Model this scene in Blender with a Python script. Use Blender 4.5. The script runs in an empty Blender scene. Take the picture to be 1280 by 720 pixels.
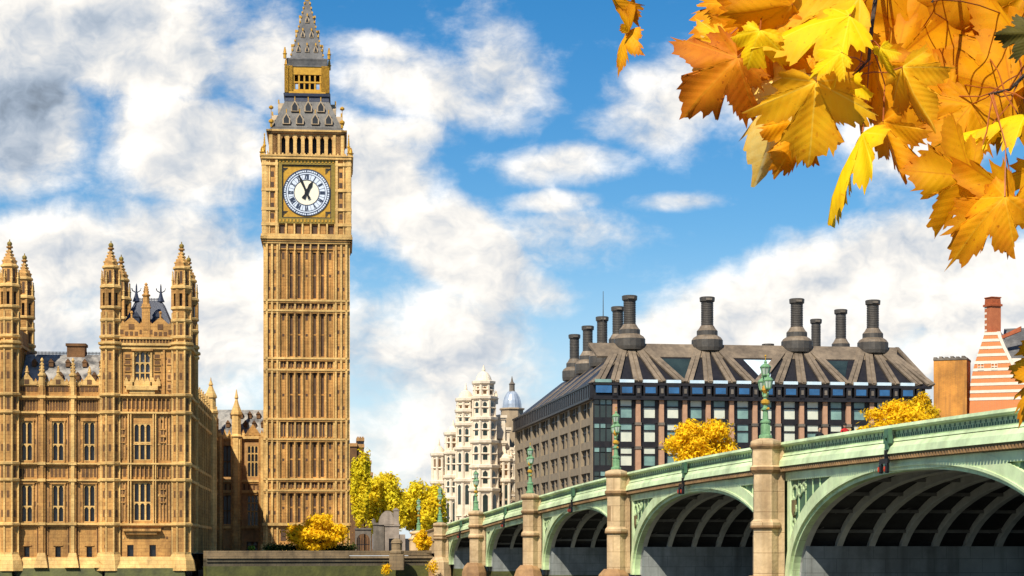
import bpy, math, random
from mathutils import Vector, Matrix
random.seed(7)
R = math.radians
S = bpy.context.scene
COL = S.collection
FP, HX, HY, CZ = 2400.0, 640.0, 686.0, 4.0       # focal length in photo pixels, principal column, horizon row, eye height

# ------------------------------------------------------------------ camera
cam = bpy.data.objects.new("camera", bpy.data.cameras.new("camera"))
COL.objects.link(cam)
cam.location = (0, 0, CZ)
cam.rotation_euler = (R(90), 0, 0)
cam.data.sensor_width = 36
cam.data.lens = 36 * FP / 1280
cam.data.shift_y = (HY - 360) / 1280
cam.data.clip_start, cam.data.clip_end = 0.1, 20000
S.camera = cam

# ------------------------------------------------------------------ light
SUN_AZ, SUN_EL = 26, 47          # degrees to the left of the line behind the camera; height
sd = Vector((-math.sin(R(SUN_AZ)) * math.cos(R(SUN_EL)), -math.cos(R(SUN_AZ)) * math.cos(R(SUN_EL)), math.sin(R(SUN_EL))))
sun = bpy.data.objects.new("sun", bpy.data.lights.new("sun", 'SUN'))
COL.objects.link(sun)
sun.data.energy = 5.0
sun.data.angle = R(0.53)
sun.data.color = (1.0, 0.93, 0.80)
sun.rotation_euler = sd.to_track_quat('Z', 'Y').to_euler()
sun.location = (-50, -50, 90)
S.view_settings.view_transform = 'Standard'
S.view_settings.look = 'None'
S.view_settings.exposure = 0.42
S.view_settings.gamma = 1
S.view_settings.use_curve_mapping = False
S.cycles.max_bounces = 6
S.cycles.diffuse_bounces = 3
S.cycles.glossy_bounces = 3
S.cycles.transmission_bounces = 4

W = bpy.data.worlds.new("World")
S.world = W
W.use_nodes = True
W.cycles.sampling_method, W.cycles.sample_map_resolution = 'MANUAL', 512
nt = W.node_tree
nt.nodes.clear()
def N(t, **kw):
    n = nt.nodes.new(t)
    for k, v in kw.items():
        setattr(n, k, v)
    return n
def L(a, b):
    nt.links.new(a, b)
def M(op, a, b=None, c=None, clamp=False):
    n = N('ShaderNodeMath', operation=op, use_clamp=clamp)
    for i, v in enumerate((a, b, c)):
        if v is None: continue
        if isinstance(v, (int, float)): n.inputs[i].default_value = v
        else: L(v, n.inputs[i])
    return n.outputs[0]
def SM(v, a, b, lo=0.0, hi=1.0):
    n = N('ShaderNodeMapRange', interpolation_type='SMOOTHSTEP')
    L(v, n.inputs['Value'])
    n.inputs['From Min'].default_value, n.inputs['From Max'].default_value = a, b
    n.inputs['To Min'].default_value, n.inputs['To Max'].default_value = lo, hi
    return n.outputs[0]
def MIXC(f, a, b):
    n = N('ShaderNodeMix', data_type='RGBA')
    if isinstance(f, (int, float)): n.inputs[0].default_value = f
    else: L(f, n.inputs[0])
    for i, v in ((6, a), (7, b)):
        if isinstance(v, tuple): n.inputs[i].default_value = (*v, 1)
        else: L(v, n.inputs[i])
    return n.outputs[2]
sky = N('ShaderNodeTexSky', sky_type='NISHITA', sun_disc=False)
sky.sun_elevation = R(SUN_EL)
sky.sun_rotation = math.atan2(sd.x, sd.y)
sky.air_density, sky.dust_density, sky.ozone_density = 1.0, 0.3, 2.5
hs = N('ShaderNodeHueSaturation')
hs.inputs['Hue'].default_value, hs.inputs['Saturation'].default_value, hs.inputs['Value'].default_value = 0.5, 1.46, 0.90
L(sky.outputs[0], hs.inputs['Color'])
tc = N('ShaderNodeTexCoord')
sx = N('ShaderNodeSeparateXYZ')
L(tc.outputs['Generated'], sx.inputs[0])
ay = M('MAXIMUM', M('ABSOLUTE', sx.outputs[1]), 0.06)
cx = N('ShaderNodeCombineXYZ')
L(M('MULTIPLY', M('DIVIDE', sx.outputs[0], ay), 2.4), cx.inputs[0])
L(M('MULTIPLY', M('DIVIDE', sx.outputs[2], ay), 2.4), cx.inputs[1])
L(M('MULTIPLY', M('SIGN', sx.outputs[1]), 1.7), cx.inputs[2])
PV = cx.outputs[0]
def noise(vec, scale, detail, rough=0.55, dist=0.0, dim='3D'):
    n = N('ShaderNodeTexNoise', noise_dimensions=dim)
    L(vec, n.inputs['Vector'])
    n.inputs['Scale'].default_value, n.inputs['Detail'].default_value = scale, detail
    n.inputs['Roughness'].default_value, n.inputs['Distortion'].default_value = rough, dist
    return n
def vop(op, a, b):
    n = N('ShaderNodeVectorMath', operation=op)
    for i, v in enumerate((a, b)):
        if isinstance(v, tuple): n.inputs[i].default_value = v
        else: L(v, n.inputs[i])
    return n
warp = noise(PV, 3.2, 2)
sc_ = vop('SCALE', vop('SUBTRACT', warp.outputs['Color'], (0.5, 0.5, 0.5)).outputs[0], (0, 0, 0))
sc_.inputs['Scale'].default_value = 0.11
PW = vop('ADD', PV, sc_.outputs[0]).outputs[0]
# in the plane of directions: (bearing, height, half sizes, turn, weight)
def blobs(lst):
    out = None
    for px, py, rx, ry, rot, w in lst:
        m = N('ShaderNodeMapping', vector_type='TEXTURE')
        L(PW, m.inputs[0])
        m.inputs['Location'].default_value = ((px - HX) / 1000, (HY - py) / 1000, 0)
        m.inputs['Rotation'].default_value = (0, 0, R(-rot))
        m.inputs['Scale'].default_value = (rx / 1000, ry / 1000, 1e4)
        ln = N('ShaderNodeVectorMath', operation='LENGTH')
        L(m.outputs[0], ln.inputs[0])
        b = SM(ln.outputs['Value'], 1.25, 0.15, 0.0, w)
        out = b if out is None else M('MAXIMUM', out, b)
    return out
clouds = [(120, 40, 320, 120, 0, 1.1), (10, 150, 130, 110, 0, 1.1), (330, 60, 90, 100, 0, .9),
          (240, 190, 150, 95, 22, 1.1), (470, 225, 140, 95, 40, 1.1), (570, 305, 150, 80, 30, 1.05), (670, 345, 90, 40, 15, .75),
          (60, 320, 150, 90, 0, 1.0), (230, 370, 260, 150, 0, 1.0), (60, 430, 200, 110, 0, .9),
          (545, 430, 200, 120, 0, .85), (600, 530, 220, 110, 0, .85),
          (560, 95, 190, 55, 8, .72), (480, 60, 100, 26, 5, .62), (640, 85, 80, 100, -60, .68), (480, 150, 120, 30, 4, .6),
          (710, 195, 115, 42, 6, .80), (870, 115, 150, 70, -10, .80), (800, 160, 100, 50, 15, .72), (845, 265, 75, 20, 5, .66), (735, 295, 150, 60, 10, .56), (700, 245, 80, 20, 0, .6),
          (960, 140, 110, 75, 0, .75), (1140, 165, 120, 80, 0, .75),
          (880, 425, 200, 75, -12, 1.05), (1060, 375, 210, 100, -16, 1.15), (1210, 345, 180, 110, 0, 1.15), (1300, 420, 220, 140, 0, 1.1)]
Dn = blobs(clouds)
PS = vop('MULTIPLY', PV, (1.0, 1.25, 1.0)).outputs[0]
wob = vop('SUBTRACT', noise(PV, 11, 3, 0.6).outputs['Color'], (0.5, 0.5, 0.5))
ws = vop('SCALE', wob.outputs[0], (0, 0, 0)); ws.inputs['Scale'].default_value = 0.07
PS2 = vop('ADD', PS, ws.outputs[0]).outputs[0]
vor = N('ShaderNodeTexVoronoi', feature='SMOOTH_F1', voronoi_dimensions='2D')    # billowing edges: soft cells over broken noise
L(PS2, vor.inputs['Vector'])
vor.inputs['Scale'].default_value, vor.inputs['Detail'].default_value, vor.inputs['Roughness'].default_value, vor.inputs['Smoothness'].default_value = 7.5, 2.0, 0.6, 0.3
fb_ = noise(PS2, 5.2, 8, 0.60, dim='2D').outputs['Fac']
f1 = M('ADD', M('MULTIPLY', fb_, 0.85), M('MULTIPLY', M('SUBTRACT', 0.9, vor.outputs['Distance']), 0.15))
f2 = noise(vop('ADD', PS2, (-0.022, 0.034, 0)).outputs[0], 5.2, 5, 0.60, dim='2D').outputs['Fac']
fine = noise(vop('MULTIPLY', PV, (1.0, 2.0, 1.0)).outputs[0], 16, 6, 0.65, dim='2D').outputs['Fac']
dens = M('ADD', Dn, M('ADD', M('MULTIPLY', M('SUBTRACT', f1, 0.46), 1.55), M('MULTIPLY', M('SUBTRACT', fine, 0.5), 0.45)))
mask = SM(dens, 0.04, 0.78)
relief = M('ADD', M('MULTIPLY', M('SUBTRACT', fb_, f2), 1.5), M('MULTIPLY', M('SUBTRACT', fine, 0.5), 0.12))
grey = blobs([(10, 150, 150, 120, 0, 1.0), (190, 60, 240, 50, 0, .36), (320, 110, 100, 60, 0, .45), (560, 470, 200, 90, 0, .25), (1230, 440, 170, 60, 0, .14)])
core = SM(dens, 0.85, 1.6, 0.0, 0.07)
lit = M('ADD', M('SUBTRACT', M('SUBTRACT', 0.93, core), M('MULTIPLY', grey, 0.33)), relief)
lit = M('MINIMUM', M('MAXIMUM', lit, 0.30), 1.12)
ccol = MIXC(SM(lit, 0.40, 0.98), (0.72, 0.88, 1.10), (1.0, 0.965, 0.91))
cmul = N('ShaderNodeMix', data_type='RGBA', blend_type='MULTIPLY')
cmul.inputs[0].default_value = 1
L(ccol, cmul.inputs[6])
cr = N('ShaderNodeCombineColor')
for i in range(3): L(lit, cr.inputs[i])
L(cr.outputs[0], cmul.inputs[7])
bs, bc, mx, wo = N('ShaderNodeBackground'), N('ShaderNodeBackground'), N('ShaderNodeMixShader'), N('ShaderNodeOutputWorld')
hz = SM(sx.outputs[2], 0.17, 0.0, 0.0, 0.72)          # pale air low over the horizon
L(MIXC(hz, hs.outputs[0], (5.6, 6.6, 7.9)), bs.inputs[0]); bs.inputs[1].default_value = 0.098
L(cmul.outputs[2], bc.inputs[0]); bc.inputs[1].default_value = 0.79
L(mask, mx.inputs[0]); L(bs.outputs[0], mx.inputs[1]); L(bc.outputs[0], mx.inputs[2]); L(mx.outputs[0], wo.inputs[0])

# ------------------------------------------------------------------ materials
def mat(name, c, c2=None, rough=0.8, scale=1.0, var=0.35, bump=0.0, streak=0.0, metal=0.0, spec=0.4, island=0.0, trans=None, brick=None, dirt=(0.05, 0.04, 0.03)):
    m = bpy.data.materials.new(name)
    m.use_nodes = True
    t = m.node_tree
    b = t.nodes['Principled BSDF']
    b.inputs['Roughness'].default_value = rough
    b.inputs['Metallic'].default_value = metal
    b.inputs['Specular IOR Level'].default_value = spec
    def n(ty, **kw):
        o = t.nodes.new(ty)
        for k, v in kw.items(): setattr(o, k, v)
        return o
    k = t.links.new
    co = n('ShaderNodeNewGeometry')
    c2 = c2 or tuple(x * 0.6 for x in c)
    no = n('ShaderNodeTexNoise'); no.inputs['Scale'].default_value = scale; no.inputs['Detail'].default_value = 6; no.inputs['Roughness'].default_value = 0.65
    k(co.outputs['Position'], no.inputs['Vector'])
    mr = n('ShaderNodeMapRange'); mr.inputs[1].default_value = 0.5 - var / 2; mr.inputs[2].default_value = 0.5 + var / 2
    k(no.outputs['Fac'], mr.inputs[0])
    mxn = n('ShaderNodeMix', data_type='RGBA'); mxn.inputs[6].default_value = (*c, 1); mxn.inputs[7].default_value = (*c2, 1)
    k(mr.outputs[0], mxn.inputs[0])
    out = mxn.outputs[2]
    if brick:
        (bw, bh, mort, bc2, mcol) = brick
        br = n('ShaderNodeTexBrick'); br.inputs['Scale'].default_value = 1; br.inputs['Brick Width'].default_value = bw; br.inputs['Row Height'].default_value = bh
        br.inputs['Mortar Size'].default_value = mort; br.inputs['Color2'].default_value = (*bc2, 1); br.inputs['Mortar'].default_value = (*mcol, 1)
        cc = n('ShaderNodeCombineXYZ'); ss = n('ShaderNodeSeparateXYZ'); ad = n('ShaderNodeMath', operation='ADD')
        k(co.outputs['Position'], ss.inputs[0]); k(ss.outputs[0], ad.inputs[0]); k(ss.outputs[1], ad.inputs[1]); k(ad.outputs[0], cc.inputs[0]); k(ss.outputs[2], cc.inputs[1])
        k(cc.outputs[0], br.inputs['Vector']); k(out, br.inputs['Color1'])
        out = br.outputs['Color']
    if streak:
        mp = n('ShaderNodeMapping'); mp.inputs['Scale'].default_value = (1.3, 1.3, 0.12)
        k(co.outputs['Position'], mp.inputs[0])
        ns = n('ShaderNodeTexNoise'); ns.inputs['Scale'].default_value = 1.0; ns.inputs['Detail'].default_value = 5
        k(mp.outputs[0], ns.inputs['Vector'])
        m2 = n('ShaderNodeMapRange'); m2.inputs[1].default_value = 0.48; m2.inputs[2].default_value = 0.75; m2.inputs[4].default_value = streak
        k(ns.outputs['Fac'], m2.inputs[0])
        mx2 = n('ShaderNodeMix', data_type='RGBA'); k(m2.outputs[0], mx2.inputs[0]); k(out, mx2.inputs[6]); mx2.inputs[7].default_value = (*dirt, 1)
        out = mx2.outputs[2]
    if streak > .3:                               # broad patches of soot and repair
        nb2 = n('ShaderNodeTexNoise'); nb2.inputs['Scale'].default_value = .22; nb2.inputs['Detail'].default_value = 7; nb2.inputs['Roughness'].default_value = .7
        k(co.outputs['Position'], nb2.inputs['Vector'])
        m3 = n('ShaderNodeMapRange'); m3.inputs[1].default_value, m3.inputs[2].default_value, m3.inputs[3].default_value, m3.inputs[4].default_value = .38, .62, .66, 1.12
        k(nb2.outputs['Fac'], m3.inputs[0])
        hv = n('ShaderNodeHueSaturation'); k(m3.outputs[0], hv.inputs['Value']); k(out, hv.inputs['Color'])
        out = hv.outputs['Color']
    if island:
        hsn = n('ShaderNodeHueSaturation')
        ma = n('ShaderNodeMath', operation='MULTIPLY_ADD'); ma.inputs[1].default_value = island; ma.inputs[2].default_value = 1 - island / 2
        k(co.outputs['Random Per Island'], ma.inputs[0]); k(ma.outputs[0], hsn.inputs['Value']); k(out, hsn.inputs['Color'])
        mh = n('ShaderNodeMath', operation='MULTIPLY_ADD'); mh.inputs[1].default_value = 0.03; mh.inputs[2].default_value = 0.485
        k(no.outputs['Fac'], mh.inputs[0]); k(mh.outputs[0], hsn.inputs['Hue'])
        out = hsn.outputs['Color']
    k(out, b.inputs['Base Color'])
    if bump:
        bp = n('ShaderNodeBump'); bp.inputs['Strength'].default_value = bump; bp.inputs['Distance'].default_value = 0.1
        nb = n('ShaderNodeTexNoise'); nb.inputs['Scale'].default_value = scale * 4; nb.inputs['Detail'].default_value = 5
        k(co.outputs['Position'], nb.inputs['Vector']); k(nb.outputs['Fac'], bp.inputs['Height']); k(bp.outputs[0], b.inputs['Normal'])
    if trans:
        tr = n('ShaderNodeBsdfTranslucent'); ms = n('ShaderNodeMixShader'); ms.inputs[0].default_value = trans
        k(out, tr.inputs[0]); k(b.outputs[0], ms.inputs[1]); k(tr.outputs[0], ms.inputs[2]); k(ms.outputs[0], t.nodes['Material Output'].inputs[0])
    return m
def glass(name, c, rough=0.12, c2=None):
    return mat(name, c, c2 or tuple(x * 0.55 for x in c), rough=rough, scale=0.35, var=0.3, spec=0.6, bump=0.03)
ST = mat('golden_limestone', (.62, .335, .092), (.34, .155, .04), scale=0.9, var=.34, bump=.5, streak=.65, dirt=(.10, .042, .014), brick=(1.1, .45, .02, (.52, .27, .072), (.28, .13, .036)))
STL = mat('pale_limestone', (.82, .545, .20), (.52, .29, .08), scale=1.1, var=.36, bump=.4, streak=.4, dirt=(.20, .10, .03), brick=(1.3, .5, .015, (.68, .43, .145), (.40, .21, .06)))
STD = mat('weathered_shaded_limestone', (.20, .095, .032), (.09, .042, .016), scale=0.8, var=.5, bump=.5, streak=.6, dirt=(.05, .03, .015))  # weathered stone, also painted in for shade in seams and sockets
STP = mat('pinkish_limestone', (.56, .31, .11), (.36, .18, .06), scale=1.2, var=.5, bump=.4, streak=.4, dirt=(.10, .05, .02))
GILT = mat('gilded_metal', (.62, .34, .035), (.42, .21, .02), rough=.45, scale=2, metal=.25)
OLIVE = mat('gilded_olive', (.30, .20, .03), (.17, .12, .02), rough=.5, scale=3, metal=.2)
NAVY = mat('navy_slate', (.035, .045, .075), (.018, .022, .04), rough=.5, scale=1.5, bump=.3)
GREYR = mat('iron_roof_tiles', (.155, .14, .12), (.075, .07, .062), rough=.5, scale=1.3, var=.5, bump=.3, streak=.35, dirt=(.06, .06, .07))
SLATE = mat('grey_slate', (.165, .155, .145), (.07, .07, .072), rough=.6, scale=.8, var=.4, bump=.3, streak=.4)
SLATEW = mat('weathered_slate', (.36, .33, .285), (.075, .072, .07), rough=.6, scale=.55, var=.22, bump=.3, streak=.3)
SIDES = mat('grey_brown_stone', (.33, .255, .165), (.22, .165, .105), scale=1, var=.5, streak=.3, bump=.15)
DARK = mat('dark_iron_and_shade', (.018, .02, .024), rough=.5)  # iron, and flat dark standing for the shade inside openings
PANE = glass('window_glass', (.014, .015, .02), rough=.28)
PANEB = glass('hazy_window_glass', (.10, .12, .15), rough=.2)
OPAL = mat('opal_glass', (.66, .71, .78), (.55, .61, .70), rough=.3, scale=3)
CREAM = mat('cream_opal', (.85, .77, .60), (.75, .68, .52), rough=.3, scale=3)
BLUEI = mat('prussian_blue_iron', (.03, .045, .085), rough=.4)
BLACK = mat('black_metal', (.008, .008, .01), rough=.4)
ALGAE = mat('algae_stone', (.12, .12, .025), (.03, .032, .01), scale=.6, var=.5, rough=.7, bump=.5)
WALLD = mat('dark_river_stone', (.13, .10, .055), (.05, .04, .022), scale=.5, var=.5, bump=.5, streak=.6, brick=(1.6, .55, .025, (.10, .08, .045), (.035, .03, .02)))
WALLT = mat('tan_river_stone', (.30, .21, .11), (.16, .11, .055), scale=.6, var=.5, bump=.4, streak=.5, brick=(1.9, .5, .02, (.24, .165, .085), (.10, .07, .04)))
GREEN = mat('pale_green_paint', (.57, .73, .38), (.47, .64, .305), rough=.45, scale=.7, var=.4, streak=.4, bump=.08, dirt=(.28, .26, .12), brick=(2.2, .9, .012, (.55, .69, .375), (.29, .36, .18)))
GREENB = mat('bright_green_paint', (.70, .82, .47), (.60, .74, .39), rough=.45, scale=.6, var=.5, streak=.35, bump=.05, dirt=(.38, .36, .17))
GREEND = mat('deep_green_paint', (.07, .16, .085), (.03, .085, .05), rough=.5, scale=1, streak=.3)
TEAL = mat('lamp_green_paint', (.20, .35, .17), (.10, .21, .10), rough=.35, scale=3)
DENT = mat('ochre_moulding', (.21, .155, .06), (.10, .075, .035), scale=2, var=.4)
GRAN = mat('pier_granite', (.68, .49, .275), (.46, .305, .15), scale=1.1, var=.4, bump=.35, streak=.55, dirt=(.24, .125, .05), brick=(3.1, 1.25, .02, (.60, .425, .23), (.30, .19, .09)))
GRANB = mat('stained_granite', (.40, .235, .10), (.24, .13, .055), scale=1.3, var=.5, bump=.3, streak=.5)
GRANW = mat('rusty_granite', (.46, .26, .11), (.26, .14, .06), scale=.9, var=.5, bump=.4, streak=.5, dirt=(.09, .05, .03))
VWALL = mat('grey_pier_wall', (.27, .285, .265), (.20, .215, .20), scale=.5, var=.4, bump=.1, streak=.65, brick=(1.8, .85, .02, (.24, .255, .24), (.14, .15, .14)), dirt=(.07, .075, .06))
RIBM = mat('grey_rib_paint', (.46, .46, .40), (.33, .33, .29), rough=.6, scale=1)
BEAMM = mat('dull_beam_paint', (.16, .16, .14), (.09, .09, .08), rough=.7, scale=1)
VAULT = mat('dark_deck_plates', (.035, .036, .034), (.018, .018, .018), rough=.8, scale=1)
ASPH = mat('asphalt', (.05, .05, .05), rough=.9, scale=3)
PAVE = mat('paving', (.28, .26, .23), rough=.9, scale=1, brick=(.9, .6, .012, (.24, .225, .2), (.12, .11, .1)))
BRZ = mat('dark_bronze', (.030, .026, .026), (.014, .013, .016), rough=.45, scale=1, metal=.3)
ROOFP = mat('bronze_roof', (.255, .19, .125), (.14, .105, .07), rough=.6, scale=1.2, var=.5, streak=.4, bump=.15, dirt=(.08, .06, .045))
PINK = mat('pink_sandstone', (.50, .285, .165), (.36, .195, .115), scale=1.5, var=.5, streak=.2, bump=.15)
BEIGE = mat('beige_stone', (.44, .335, .215), (.32, .235, .145), scale=1, var=.5, streak=.25, bump=.15)
GLG = glass('greenish_glass', (.22, .36, .31), rough=.16, c2=(.12, .2, .19))
GLP = mat('blind_behind_glass', (.66, .66, .52), (.50, .53, .43), rough=.25, scale=.6, spec=.6)
GLB = glass('blue_glass', (.03, .13, .30), rough=.15)
GLW = mat('white_skylight', (.62, .72, .76), (.45, .58, .66), rough=.2, scale=.6)
GLD = glass('dark_green_glass', (.03, .045, .04))
CHIM = mat('dark_chimney_bronze', (.105, .09, .072), (.05, .045, .04), rough=.5, scale=1.5, var=.5, metal=.2, streak=.3)
WHITE = mat('white_portland_stone', (.82, .71, .55), (.62, .50, .35), scale=.7, var=.5, streak=.3, bump=.3, dirt=(.38, .26, .16))
BLUED = mat('blue_grey_lead', (.42, .47, .53), (.28, .33, .40), rough=.35, scale=.8, metal=.2)
BRICKO = mat('orange_brick', (.74, .25, .065), (.58, .17, .04), scale=1.5, var=.5, brick=(.5, .16, .02, (.62, .19, .05), (.5, .24, .12)), bump=.1)
BRICKY = mat('ochre_brick', (.74, .32, .045), (.46, .175, .025), scale=.9, var=.6, streak=.5, brick=(.5, .16, .02, (.58, .23, .035), (.40, .19, .05)), bump=.15)
BANDW = mat('white_band_stone', (.78, .68, .55), (.66, .56, .44), scale=1.2)
REDT = mat('red_tiles', (.42, .10, .03), rough=.7, scale=2)
STGREY = mat('grey_stone', (.21, .175, .135), (.11, .09, .07), scale=1, var=.5, streak=.5, bump=.3)
REDLENS = mat('red_lens', (.42, .05, .02), rough=.3)
LGLASS = mat('lantern_glass', (.55, .62, .52), rough=.15, spec=.6)
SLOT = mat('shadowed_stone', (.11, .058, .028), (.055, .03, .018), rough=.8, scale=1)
BARK = mat('brown_bark', (.075, .045, .026), (.035, .022, .014), scale=6, bump=.6)
TWIG = mat('red_brown_twig', (.42, .11, .012), (.25, .06, .01), scale=30, rough=.5)
def leafmat(name, c, c2, sc):
    return mat(name, c, c2, rough=.7, scale=sc, var=.5, spec=.2, island=.5, trans=.42)
YEL = leafmat('yellow_foliage', (.85, .56, .012), (.66, .44, .012), .35)
YELG = leafmat('yellow_green_foliage', (.93, .70, .02), (.70, .62, .025), .22)
ORA = leafmat('orange_yellow_foliage', (.94, .66, .012), (.90, .54, .009), .35)
OLV = leafmat('green_foliage', (.10, .13, .02), (.05, .08, .015), .35)

# ------------------------------------------------------------------ building blocks
class Frame:
    """Local axes of one structure: x along its front, y away from the viewer's side, z up."""
    def __init__(s, X, Y, ang):
        s.X, s.Y, s.a = X, Y, ang
        s.c, s.s = math.cos(ang), math.sin(ang)
    def w(s, x, y, z=0.0):
        return Vector((s.X + x * s.c - y * s.s, s.Y + x * s.s + y * s.c, z))
    def lx(s, px, dep=0.0):          # local x of the front-plane point seen in photo column px
        k = (px - HX) / FP
        return (k * (s.Y + dep * s.c) - (s.X - dep * s.s)) / (s.c - k * s.s)
    def z(s, py, x=0.0, dep=0.0):
        return CZ + (HY - py) / FP * (s.Y + x * s.s + dep * s.c)
def frame_px(px, Y, vp):
    """Frame whose origin is seen in column px at distance Y; its depth axis vanishes in column vp."""
    return Frame((px - HX) / FP * Y, Y, -math.atan((vp - HX) / FP))
WORLD = Frame(0, 0, 0)
def P(px, py, Y):
    return Vector(((px - HX) / FP * Y, Y, CZ + (HY - py) / FP * Y))

OFF = {}
def thing(name, label, cat, fr=WORLD, at=(0, 0, 0), group=None):
    o = bpy.data.objects.new(name, None)
    COL.objects.link(o)
    o.location = fr.w(*at)
    o.rotation_euler = (0, 0, fr.a)
    o.empty_display_size = 0.5
    o['label'], o['category'] = label, cat
    if group: o['group'] = group
    OFF[o] = Vector(at)
    return o
def tag(o, label, cat, group=None):
    o['label'], o['category'] = label, cat
    if group: o['group'] = group
    return o
def copy_tree(o, parent=None):
    c = o.copy()
    COL.objects.link(c)
    if parent: c.parent = parent
    for ch in o.children: copy_tree(ch, c)
    return c

class MB:
    def __init__(s): s.v, s.f, s.m = [], [], []
    def add(s, vs, fs, mi=0):
        n = len(s.v)
        s.v.extend(vs)
        for f in fs: s.f.append([i + n for i in f]); s.m.append(mi)
    def box(s, x0, x1, y0, y1, z0, z1, mi=0):
        s.add([(x0, y0, z0), (x1, y0, z0), (x1, y1, z0), (x0, y1, z0), (x0, y0, z1), (x1, y0, z1), (x1, y1, z1), (x0, y1, z1)],
              [(0, 3, 2, 1), (4, 5, 6, 7), (0, 1, 5, 4), (1, 2, 6, 5), (2, 3, 7, 6), (3, 0, 4, 7)], mi)
    def hexa(s, p, mi=0):            # eight corners, bottom four then top four, both counter-clockwise seen from above
        s.add([tuple(q) for q in p], [(0, 3, 2, 1), (4, 5, 6, 7), (0, 1, 5, 4), (1, 2, 6, 5), (2, 3, 7, 6), (3, 0, 4, 7)], mi)
    def lathe(s, cx, cy, prof, n=8, rot=None, mi=0, sx=1, sy=1):
        rot = math.pi / n if rot is None else rot
        vs, fs = [], []
        for r, z in prof:
            for i in range(n):
                a = rot + 2 * math.pi * i / n
                vs.append((cx + sx * r * math.cos(a), cy + sy * r * math.sin(a), z))
        for k in range(len(prof) - 1):
            for i in range(n):
                j = (i + 1) % n
                fs.append((k * n + i, k * n + j, (k + 1) * n + j, (k + 1) * n + i))
        fs.append(tuple(range(n - 1, -1, -1)))
        fs.append(tuple((len(prof) - 1) * n + i for i in range(n)))
        s.add(vs, fs, mi)
    def prism(s, poly, y0, y1, mi=0):            # polygon in x,z extruded along y
        n = len(poly)
        vs = [(x, y0, z) for x, z in poly] + [(x, y1, z) for x, z in poly]
        fs = [tuple(range(n)), tuple(range(2 * n - 1, n - 1, -1))]
        for i in range(n):
            j = (i + 1) % n
            fs.append((i, i + n, j + n, j))
        s.add(vs, fs, mi)
    def tube(s, pts, rads, n=6, mi=0):
        pts = [Vector(p) for p in pts]
        vs, fs = [], []
        for k, p in enumerate(pts):
            d = (pts[min(k + 1, len(pts) - 1)] - pts[max(k - 1, 0)]).normalized()
            a = d.cross(Vector((0.31, 0.17, 0.93)) if abs(d.z) < .9 else Vector((1, 0, 0))).normalized()
            b = d.cross(a)
            r = rads[k] if isinstance(rads, (list, tuple)) else rads
            for i in range(n):
                t = 2 * math.pi * i / n
                vs.append(tuple(p + a * (r * math.cos(t)) + b * (r * math.sin(t))))
        for k in range(len(pts) - 1):
            for i in range(n):
                j = (i + 1) % n
                fs.append((k * n + i, k * n + j, (k + 1) * n + j, (k + 1) * n + i))
        fs.append(tuple(range(n - 1, -1, -1)))
        fs.append(tuple((len(pts) - 1) * n + i for i in range(n)))
        s.add(vs, fs, mi)
    def bar(s, a, b, w, h, mi=0, up=(0, 0, 1)):  # rectangular bar from a to b: w across, h along up
        a, b = Vector(a), Vector(b)
        d = (b - a).normalized()
        u = Vector(up); u = (u - d * u.dot(d)).normalized()
        q = d.cross(u) * (w / 2); u = u * (h / 2)
        s.hexa([a - q - u, a + q - u, b + q - u, b - q - u, a - q + u, a + q + u, b + q + u, b - q + u], mi)
    def ball(s, c, r, n=8, mi=0, sq=1):
        pr = [(r * math.sin(math.pi * k / 5) + 1e-4, c[2] - r * sq * math.cos(math.pi * k / 5)) for k in range(6)]
        s.lathe(c[0], c[1], pr, n, mi=mi)
    def merge(s, o, shift):          # take over another builder's faces with their material slots moved on
        n = len(s.v); s.v.extend(o.v)
        for f, m in zip(o.f, o.m): s.f.append([i + n for i in f]); s.m.append(m + shift)
    def build(s, name, mats, parent=None, smooth=False):
        me = bpy.data.meshes.new(name)
        off = OFF.get(parent, Vector((0, 0, 0)))
        me.from_pydata([tuple(Vector(v) - off) for v in s.v] if off.length else s.v, [], s.f)
        for m in (mats if isinstance(mats, (list, tuple)) else [mats]): me.materials.append(m)
        if any(s.m): me.polygons.foreach_set('material_index', s.m)
        if smooth: me.polygons.foreach_set('use_smooth', [True] * len(s.f))
        me.update()
        o = bpy.data.objects.new(name, me)
        COL.objects.link(o)
        if parent:
            o.parent = parent
            OFF[o] = off
        return o

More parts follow.
